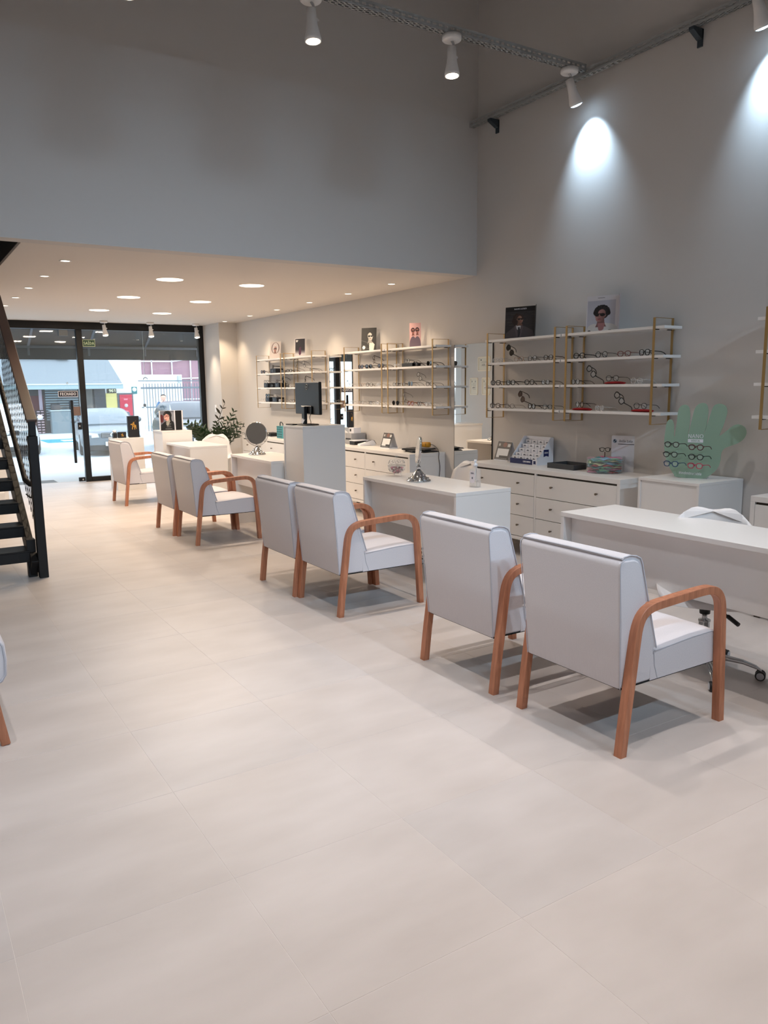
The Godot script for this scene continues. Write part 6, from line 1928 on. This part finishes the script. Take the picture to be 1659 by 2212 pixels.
func person() -> void:
	# one continuous body from smoothly joined capsules, meshed with surface nets; both hands raised to the face
	var o := Vector3(8.75, GY + 0.0, -29.5)
	var t := thing("person", "person in a blue top behind the parked van, hands raised to the face", "person", o, -0.3)
	var J := {"hip": Vector3(0, 0.88, 0), "chest": Vector3(0, 1.22, 0), "neck": Vector3(0, 1.42, 0.01), "head": Vector3(0, 1.56, 0.03), "jaw": Vector3(0, 1.49, 0.055),
		"ls": Vector3(-0.17, 1.35, 0), "le": Vector3(-0.25, 1.12, 0.12), "lw": Vector3(-0.07, 1.36, 0.2), "lh": Vector3(-0.04, 1.44, 0.17), "rs": Vector3(0.17, 1.35, 0), "re": Vector3(0.24, 1.11, 0.12), "rw": Vector3(0.06, 1.33, 0.2), "rh": Vector3(0.03, 1.42, 0.18),
		"lk": Vector3(-0.1, 0.48, 0.02), "lf": Vector3(-0.11, 0.07, -0.02), "lt": Vector3(-0.12, 0.035, 0.14), "rk": Vector3(0.1, 0.48, 0.02), "rf": Vector3(0.11, 0.07, -0.02), "rt": Vector3(0.12, 0.035, 0.14), "lp": Vector3(-0.09, 0.86, 0), "rp": Vector3(0.09, 0.86, 0)}
	var B := [["hip", "chest", 0.14, 0.155], ["chest", "neck", 0.13, 0.06], ["neck", "head", 0.055, 0.095], ["head", "jaw", 0.1, 0.07], ["ls", "le", 0.062, 0.047], ["le", "lw", 0.046, 0.033], ["lw", "lh", 0.036, 0.03], ["rs", "re", 0.062, 0.047], ["re", "rw", 0.046, 0.033], ["rw", "rh", 0.036, 0.03], ["lp", "lk", 0.09, 0.06], ["lk", "lf", 0.06, 0.042], ["lf", "lt", 0.042, 0.032], ["rp", "rk", 0.09, 0.06], ["rk", "rf", 0.06, 0.042], ["rf", "rt", 0.042, 0.032]]
	var cell := 0.026
	var lo := Vector3(-0.42, -0.04, -0.22)
	var n := Vector3i(33, 66, 20)
	var field := PackedFloat32Array()
	field.resize(n.x * n.y * n.z)
	for z in n.z:
		for y in n.y:
			for x in n.x:
				var p := lo + Vector3(x, y, z) * cell
				var d := 1.0
				for b in B:
					var a: Vector3 = J[b[0]]
					var ab: Vector3 = J[b[1]] - a
					var u := clampf((p - a).dot(ab) / ab.length_squared(), 0, 1)
					var e: float = (p - a - ab * u).length() - lerpf(b[2], b[3], u)
					var h := clampf(0.5 + 0.5 * (d - e) / 0.03, 0, 1)
					d = lerpf(d, e, h) - 0.03 * h * (1 - h)
				field[x + n.x * (y + n.y * z)] = d
	var vert := {}
	var st := SurfaceTool.new()
	st.begin(Mesh.PRIMITIVE_TRIANGLES)
	st.set_smooth_group(0)
	var at := func(x: int, y: int, z: int) -> float: return field[x + n.x * (y + n.y * z)]
	for z in n.z - 1:
		for y in n.y - 1:
			for x in n.x - 1:
				var sum := Vector3.ZERO
				var cnt := 0
				for e in [[0, 0, 0, 1, 0, 0], [0, 1, 0, 1, 1, 0], [0, 0, 1, 1, 0, 1], [0, 1, 1, 1, 1, 1], [0, 0, 0, 0, 1, 0], [1, 0, 0, 1, 1, 0], [0, 0, 1, 0, 1, 1], [1, 0, 1, 1, 1, 1], [0, 0, 0, 0, 0, 1], [1, 0, 0, 1, 0, 1], [0, 1, 0, 0, 1, 1], [1, 1, 0, 1, 1, 1]]:
					var a: float = at.call(x + e[0], y + e[1], z + e[2])
					var b: float = at.call(x + e[3], y + e[4], z + e[5])
					if (a < 0) != (b < 0):
						sum += Vector3(x + e[0], y + e[1], z + e[2]).lerp(Vector3(x + e[3], y + e[4], z + e[5]), a / (a - b))
						cnt += 1
				if cnt: vert[Vector3i(x, y, z)] = lo + sum / cnt * cell
	var shade := func(p: Vector3) -> Color:
		if p.y > 1.43 or (p.z > 0.15 and p.y > 1.3): return Color(0.62, 0.38, 0.29)
		if p.y > 0.84: return Color(0.035, 0.12, 0.26)
		if p.y > 0.09: return Color(0.02, 0.025, 0.04)
		return Color(0.02, 0.02, 0.02)
	for z in range(1, n.z - 1):
		for y in range(1, n.y - 1):
			for x in range(1, n.x - 1):
				var a: float = at.call(x, y, z)
				for ax in 3:
					var q := Vector3i(x, y, z)
					var r := q
					r[ax] += 1
					var b: float = at.call(r.x, r.y, r.z)
					if (a < 0) == (b < 0): continue
					var u := Vector3i.ZERO
					var v := Vector3i.ZERO
					u[(ax + 1) % 3] = 1
					v[(ax + 2) % 3] = 1
					var c := [q - u - v, q - v, q, q - u]
					if not (vert.has(c[0]) and vert.has(c[1]) and vert.has(c[2]) and vert.has(c[3])): continue
					var p := c.map(func(k): return vert[k])
					if a > 0: p.reverse()
					for k in [0, 2, 1, 0, 3, 2]:
						st.set_color(shade.call(p[k]))
						st.add_vertex(p[k])
	st.generate_normals()
	var m := mt("person", Color.WHITE, 0.8)
	m.vertex_color_use_as_albedo = true
	put("body", st.commit(), m, t)
	var hs := st0(true)
	lathe(hs, [[0.102, 0.0], [0.106, 0.04], [0.09, 0.085], [0.05, 0.115], [0.0, 0.122]], 18, Transform3D(Basis(Vector3.RIGHT, -0.25), Vector3(0, 1.56, 0.015)))
	put("hair", done(hs), mt("hair dark", Color(0.16, 0.13, 0.11), 0.7), t)

func street() -> void:
	var asphalt := mt("asphalt", Color(0.76, 0.79, 0.80), 0.85)
	grainy(asphalt, noise_tex(0.03, Color(0.9, 0.9, 0.9), Color(1, 1, 1), 256, 21, 4), Vector3(0.3, 0.3, 0.3), true)
	var pave := mt("pavement", Color(0.82, 0.84, 0.84), 0.85)
	struct("ground", box(Vector3(-30, GY - 0.3, -48), Vector3(45, GY, -15.4), 0), asphalt)
	struct("pavement", box(Vector3(-30, -0.4, -15.4), Vector3(45, -0.012, FZ - 0.06), 0.02), pave)
	struct("pavement", box(Vector3(-30, -0.8, -36.0), Vector3(45, GY + 0.06, -33.6), 0.02), pave)
	var dm := thing("door_mat", "thin grey mat lying outside the glass door", "mat", Vector3(1.6, -0.012, FZ - 0.4))
	put("mat", box(Vector3(-0.55, 0, -0.2), Vector3(0.55, 0.012, 0.2), 0.003), mt("mat grey", Color(0.4, 0.42, 0.43), 0.95), dm)
	var tm := mt("road blue", Color(0.12, 0.52, 0.60), 0.8)
	var wp := mt("road white", Color(0.85, 0.87, 0.87), 0.8)
	tag(put("road_marking", box(Vector3(4.7, GY, -32.3), Vector3(6.6, GY + 0.004, -30.2), 0), tm), "turquoise painted patch on the asphalt across the street", "road marking")
	tag(put("road_marking", box(Vector3(5.35, GY + 0.0042, -31.6), Vector3(6.0, GY + 0.008, -30.8), 0), wp), "white symbol patch painted on the turquoise road patch", "road marking")
	tag(put("road_marking", box(Vector3(-0.1, GY, -4.2), Vector3(0.1, GY + 0.004, 0), 0), wp, null, Transform3D(Basis(Vector3.UP, 0.5), Vector3(4.2, 0, -21.5))), "white parking bay line left of the silver car", "road marking")
	# our own awning
	var aw := thing("awning", "dark navy awning over the shop front, ribs seen from below", "awning", Vector3(0, 0, 0))
	var navy := mt("awning navy", Color(0.10, 0.125, 0.16), 0.8)
	var st := st0()
	var pr := [Vector2(-FZ + 0.2, 3.25), Vector2(-FZ + 0.2, 3.22), Vector2(15.2, 2.25), Vector2(15.2, 2.28)]
	slab(st, PackedVector2Array(pr), -1.5, 8.5, Transform3D(Basis(Vector3(0, 0, -1), Vector3.UP, Vector3.RIGHT), Vector3.ZERO))
	put("canopy", done(st), navy, aw)
	put("valance", box(Vector3(-1.5, 1.99, -15.23), Vector3(8.5, 2.28, -15.2), 0.004), navy, aw)
	for k in 9:
		var x := -0.9 + k * 1.02
		var s2 := st0()
		bar(s2, Vector3(x, 3.18, FZ - 0.22), Vector3(x, 2.22, -15.17), 0.04, 0.03, Vector3.RIGHT, 0.003)
		bar(s2, Vector3(x, 2.22, -15.17), Vector3(x, 2.06, -15.17), 0.035, 0.03, Vector3.RIGHT, 0.003)
		put("rib", done(s2), mt("rib grey", Color(0.28, 0.31, 0.35), 0.5, 0.3), aw)
	var s3 := st0()
	bar(s3, Vector3(-1.5, 2.21, -15.16), Vector3(8.5, 2.21, -15.16), 0.04, 0.04, Vector3.UP, 0.003)
	put("front_bar", done(s3), mt("rib grey", Color(0.28, 0.31, 0.35), 0.5, 0.3), aw)
	# cars
	car("silver_car", "silver car parked nose towards the shop window, left one", Vector3(5.3, GY, -23.0), -0.13, Color(0.36, 0.41, 0.44), 3.9, 1.7, 0.86, 1.33, false)
	car("grey_van", "dark grey people carrier parked behind the portrait display", Vector3(7.75, GY, -22.6), -0.14, Color(0.17, 0.21, 0.25), 4.2, 1.75, 0.98, 1.5, true)
	car("white_car", "white car seen through the stair mesh at the left", Vector3(2.75, GY, -24.5), -0.12, Color(0.85, 0.86, 0.86), 4.0, 1.7, 0.95, 1.5, true)
	person()
	facade()

func facade() -> void:
	var z := -36.0
	var wh := mt("facade white", Color(0.88, 0.89, 0.88), 0.85)
	var b := thing("building", "white shop building across the street with a grey awning and yellow lower wall", "building", Vector3(0, 0, 0))
	var base := -0.45
	put("wall", box(Vector3(-14, base, z - 4), Vector3(9.75, 7.5, z), 0.01), wh, b)
	put("yellow_wall", box(Vector3(8.12, base, z), Vector3(8.62, 1.26, z + 0.03), 0.004), mt("facade yellow", Color(0.82, 0.78, 0.50), 0.8), b)
	var dk := mt("shop dark", Color(0.16, 0.20, 0.24), 0.6)
	var sh := mt("shutter steel", Color(0.50, 0.58, 0.62), 0.5, 0.2)
	put("shop_opening", box(Vector3(4.6, base, z), Vector3(8.1, 1.5, z + 0.02), 0), dk, b)
	var st := st0()
	for k in 13: cbox(st, Vector3(5.62, 0.15 + k * 0.105, z + 0.03), Vector3(6.95, 0.22 + k * 0.105, z + 0.07), 0.01)
	tag(put("shutter_slats", done(st), sh, b), "", "", "", "stuff")
	put("door_frame", box(Vector3(6.98, base, z + 0.02), Vector3(7.1, 1.5, z + 0.1), 0.01), sh, b)
	put("door_leaf", box(Vector3(7.12, base, z + 0.02), Vector3(7.55, 1.5, z + 0.06), 0.01), mt("leaf grey", Color(0.36, 0.37, 0.37), 0.6), b)
	put("dark_pane", box(Vector3(7.62, base, z + 0.02), Vector3(8.1, 1.5, z + 0.06), 0.01), mt("pane dark", Color(0.14, 0.19, 0.24), 0.2), b)
	put("counter", box(Vector3(5.7, base, z + 0.3), Vector3(7.0, 0.55, z + 0.7), 0.02), mt("shop counter", Color(0.40, 0.47, 0.50), 0.6), b)
	put("counter_top", box(Vector3(5.66, 0.55, z + 0.26), Vector3(7.04, 0.6, z + 0.74), 0.01), mt("counter pale", Color(0.66, 0.72, 0.74), 0.5), b)
	put("equipment", box(Vector3(5.75, 0.6, z + 0.35), Vector3(6.1, 0.85, z + 0.6), 0.02), dk, b)
	put("equipment", box(Vector3(6.5, 0.6, z + 0.35), Vector3(6.66, 1.0, z + 0.5), 0.02), dk, b)
	put("doorway_curtain", box(Vector3(4.95, base, z + 0.02), Vector3(5.55, 1.2, z + 0.05), 0.004), mt("curtain maroon", Color(0.30, 0.13, 0.17), 0.8), b)
	for q in [4.75, 5.36]: put("pale_strip", box(Vector3(q, 0.55, z + 0.06), Vector3(q + 0.13, 1.45, z + 0.09), 0.004), mt("strip pale", Color(0.66, 0.62, 0.68), 0.7), b)
	var dsp := thing("goods_stand", "dark goods stand with rows of pale packets in the shop across the street", "display stand", Vector3(5.35, base, z + 0.2))
	put("panel", box(Vector3(-0.16, 0, -0.05), Vector3(0.16, 1.05, 0), 0.01), mt("stand dark", Color(0.12, 0.11, 0.14), 0.7), dsp)
	for r in 9:
		for c in 2: put("goods", box(Vector3(-0.13 + c * 0.15, 0.08 + r * 0.11, 0.0), Vector3(-0.02 + c * 0.15, 0.13 + r * 0.11, 0.06), 0.01), mt("goods pale", Color(0.7, 0.62, 0.66), 0.6), dsp)
	var rd := thing("goods", "small red goods glowing in the doorway across the street", "goods", Vector3(4.98, 0.36, z + 0.2))
	put("bunch", ext(curve2([Vector2(-0.12, 0), Vector2(0.1, -0.02), Vector2(0.14, 0.1), Vector2(0.02, 0.2), Vector2(-0.1, 0.14)], 3, true), -0.04, 0.04), mt("goods red", Color(0.7, 0.12, 0.14), 0.6), rd)
	# grey awning
	var a := thing("awning", "pale grey sloping awning on the building across the street", "awning", Vector3(0, 0, 0))
	var ga := mt("awning grey", Color(0.50, 0.535, 0.555), 0.85)
	var s2 := st0()
	# sloped sheet with slanted right end
	var p := [Vector3(1.0, 1.66, z + 1.35), Vector3(8.55, 1.66, z + 1.35), Vector3(8.0, 3.3, z + 0.04), Vector3(1.0, 3.3, z + 0.04)]
	loft(s2, [PackedVector3Array(p), PackedVector3Array(p.map(func(q): return q + Vector3(0, -0.04, -0.02)))], false)
	put("sheet", done(s2), ga, a)
	put("valance", box(Vector3(1.0, 1.46, z + 1.33), Vector3(8.57, 1.66, z + 1.36), 0.01), mt("valance grey", Color(0.58, 0.66, 0.68), 0.85), a)
	var s3 := st0()
	bar(s3, Vector3(1.0, 1.66, z + 1.37), Vector3(8.58, 1.66, z + 1.37), 0.05, 0.05, Vector3.UP, 0.005)
	put("front_rail", done(s3), mt("rail pale", Color(0.75, 0.8, 0.8), 0.5), a)
	var sg := thing("wall_box", "grey sign panel low on the facade above the awning, far left", "sign", Vector3(5.2, 2.75, z + 0.5))
	put("panel", box(Vector3(-0.9, 0, 0), Vector3(0.9, 0.35, 0.12), 0.01), mt("panel mauve", Color(0.55, 0.52, 0.58), 0.7), sg)
	put("panel_end", box(Vector3(0.9, -0.05, 0), Vector3(1.35, 0.4, 0.16), 0.01), mt("panel grey", Color(0.42, 0.47, 0.5), 0.7), sg)
	# house number, hydrant cabinet, sign
	var hn := thing("house_number", "dark plate with the house number 961 on the yellow wall across the street", "sign", Vector3(8.38, 1.27, z + 0.031))
	put("plate", box(Vector3(-0.2, 0, 0), Vector3(0.2, 0.2, 0.02), 0.004), mt("number plate", Color(0.10, 0.12, 0.12), 0.6), hn)
	text_on("lettering", "961", 0.13, mt("letter cream", Color(0.9, 0.9, 0.75), 0.5), hn, Transform3D(Basis(), Vector3(0.03, 0.1, 0.0215)), "Droid Sans", true, 1.05)
	var hc := thing("hydrant_cabinet", "red fire hose cabinet in a grey frame on the white wall across the street", "cabinet", Vector3(8.96, 0.26, z + 0.012))
	put("frame", box(Vector3(-0.36, -0.2, 0), Vector3(0.34, 1.0, 0.05), 0.01), mt("cabinet grey", Color(0.33, 0.35, 0.38), 0.6), hc)
	var dr := put("door", box(Vector3(-0.27, 0.0, 0.05), Vector3(0.28, 0.93, 0.09), 0.012), mt("cabinet red", Color(0.72, 0.13, 0.25), 0.45), hc)
	for y in [0.18, 0.72]: put("vent", box(Vector3(-0.09, y - 0.03, 0.09), Vector3(0.08, y + 0.04, 0.096), 0.002), mt("vent pale", Color(0.85, 0.5, 0.55), 0.5), dr)
	var s4 := st0(true)
	lathe(s4, [[0.0, 0.0], [0.08, 0.0], [0.08, 0.01], [0.0, 0.012]], 20, Transform3D(Basis(Vector3.RIGHT, PI / 2), Vector3(0.0, 0.45, 0.09)))
	put("glass_port", done(s4), mt("port pale", Color(0.75, 0.72, 0.72), 0.3), dr)
	var sn := thing("safety_sign", "small turquoise and white hydrant sign on the white wall across the street", "sign", Vector3(9.38, 1.22, z + 0.012))
	put("plate", box(Vector3(-0.12, 0, 0), Vector3(0.12, 0.31, 0.015), 0.003), mt("sign teal", Color(0.12, 0.45, 0.47), 0.5), sn)
	var s5 := st0(true)
	lathe(s5, [[0.045, 0.0], [0.095, 0.0], [0.095, 0.004], [0.045, 0.004]], 24, Transform3D(Basis(Vector3.RIGHT, PI / 2), Vector3(0.0, 0.19, 0.0155)))
	put("symbol", done(s5), mt("plate white", Color(0.8, 0.82, 0.82), 0.5), sn)
	# fence and the pink building behind it
	var f := thing("fence", "grey steel bar fence to the right across the street", "fence", Vector3(0, 0, -34.2))
	var fm := mt("fence grey", Color(0.34, 0.40, 0.44), 0.6)
	var s6 := st0()
	for k in 48: cbox(s6, Vector3(9.3 + k * 0.125, -0.4, -0.012), Vector3(9.325 + k * 0.125, 1.66, 0.012), 0)
	tag(put("fence_bars", done(s6), fm, f), "", "", "", "stuff")
	put("rail", box(Vector3(9.2, 1.43, -0.03), Vector3(15.4, 1.51, 0.03), 0.005), fm, f)
	put("rail", box(Vector3(9.2, 0.62, -0.025), Vector3(15.4, 0.67, 0.025), 0.005), fm, f)
	var s7 := st0()
	bar(s7, Vector3(9.1, 1.78, 0.0), Vector3(15.4, 1.74, 0.0), 0.04, 0.04, Vector3.UP, 0.004)
	put("top_pipe", done(s7), fm, f)
	put("gate_panel", box(Vector3(11.15, 0.0, 0.03), Vector3(11.9, 0.6, 0.06), 0.005), mt("gate grey", Color(0.36, 0.42, 0.45), 0.6), f)
	var pk := thing("building", "pink building with white pipe frames behind the bar fence", "building", Vector3(0, 0, -42))
	var pm := mt("facade pink", Color(0.60, 0.47, 0.52), 0.85)
	put("wall", box(Vector3(9.8, -0.5, -4), Vector3(32, 8, 0), 0.01), pm, pk)
	put("white_annex", box(Vector3(10.6, -0.5, 0), Vector3(13.15, 2.15, 1.2), 0.02), wh, pk)
	put("annex_lamp", box(Vector3(12.9, 1.75, 1.2), Vector3(13.06, 2.1, 1.35), 0.01), mt("lamp box", Color(0.7, 0.74, 0.75), 0.5), pk)
	put("window_unit", box(Vector3(14.6, 0.55, 0), Vector3(16.2, 1.65, 0.06), 0.01), mt("pane dark", Color(0.14, 0.19, 0.24), 0.2), pk)
	var pipe := mt("pipe white", Color(0.86, 0.86, 0.88), 0.6)
	for q in [[11.9, 2.0, 11.9, 3.0], [12.98, 0.3, 12.98, 3.0], [14.0, 0.3, 14.0, 3.3], [15.2, 0.3, 15.2, 3.4], [11.3, 2.86, 12.98, 2.86], [12.98, 2.86, 14.8, 3.12], [13.1, 1.95, 16.5, 2.05], [13.1, 0.85, 16.5, 0.85]]:
		var s8 := st0()
		bar(s8, Vector3(q[0], q[1], 0.1), Vector3(q[2], q[3], 0.1), 0.06, 0.06, Vector3.ZERO, 0.004)
		put("pipe", done(s8), pipe, pk)
	var pl := thing("post", "thin dark-tipped post beside the people carrier", "post", Vector3(9.0, GY, -33.0))
	put("pole", box(Vector3(-0.03, 0, -0.03), Vector3(0.03, 1.15, 0.03), 0.004), mt("plate white", Color(0.8, 0.82, 0.82), 0.5), pl)
	put("tip", box(Vector3(-0.05, 1.15, -0.05), Vector3(0.05, 1.27, 0.05), 0.01), mt("car trim", Color(0.06, 0.07, 0.08), 0.5), pl)

# ---------------------------------------------------------------- all of it
func _ready() -> void:
	rng.seed = 7
	eye()
	room()
	lamps()
	furniture()
	armchairs()
	mirrors()
	stairs()
	displays()
	plant()
	street()
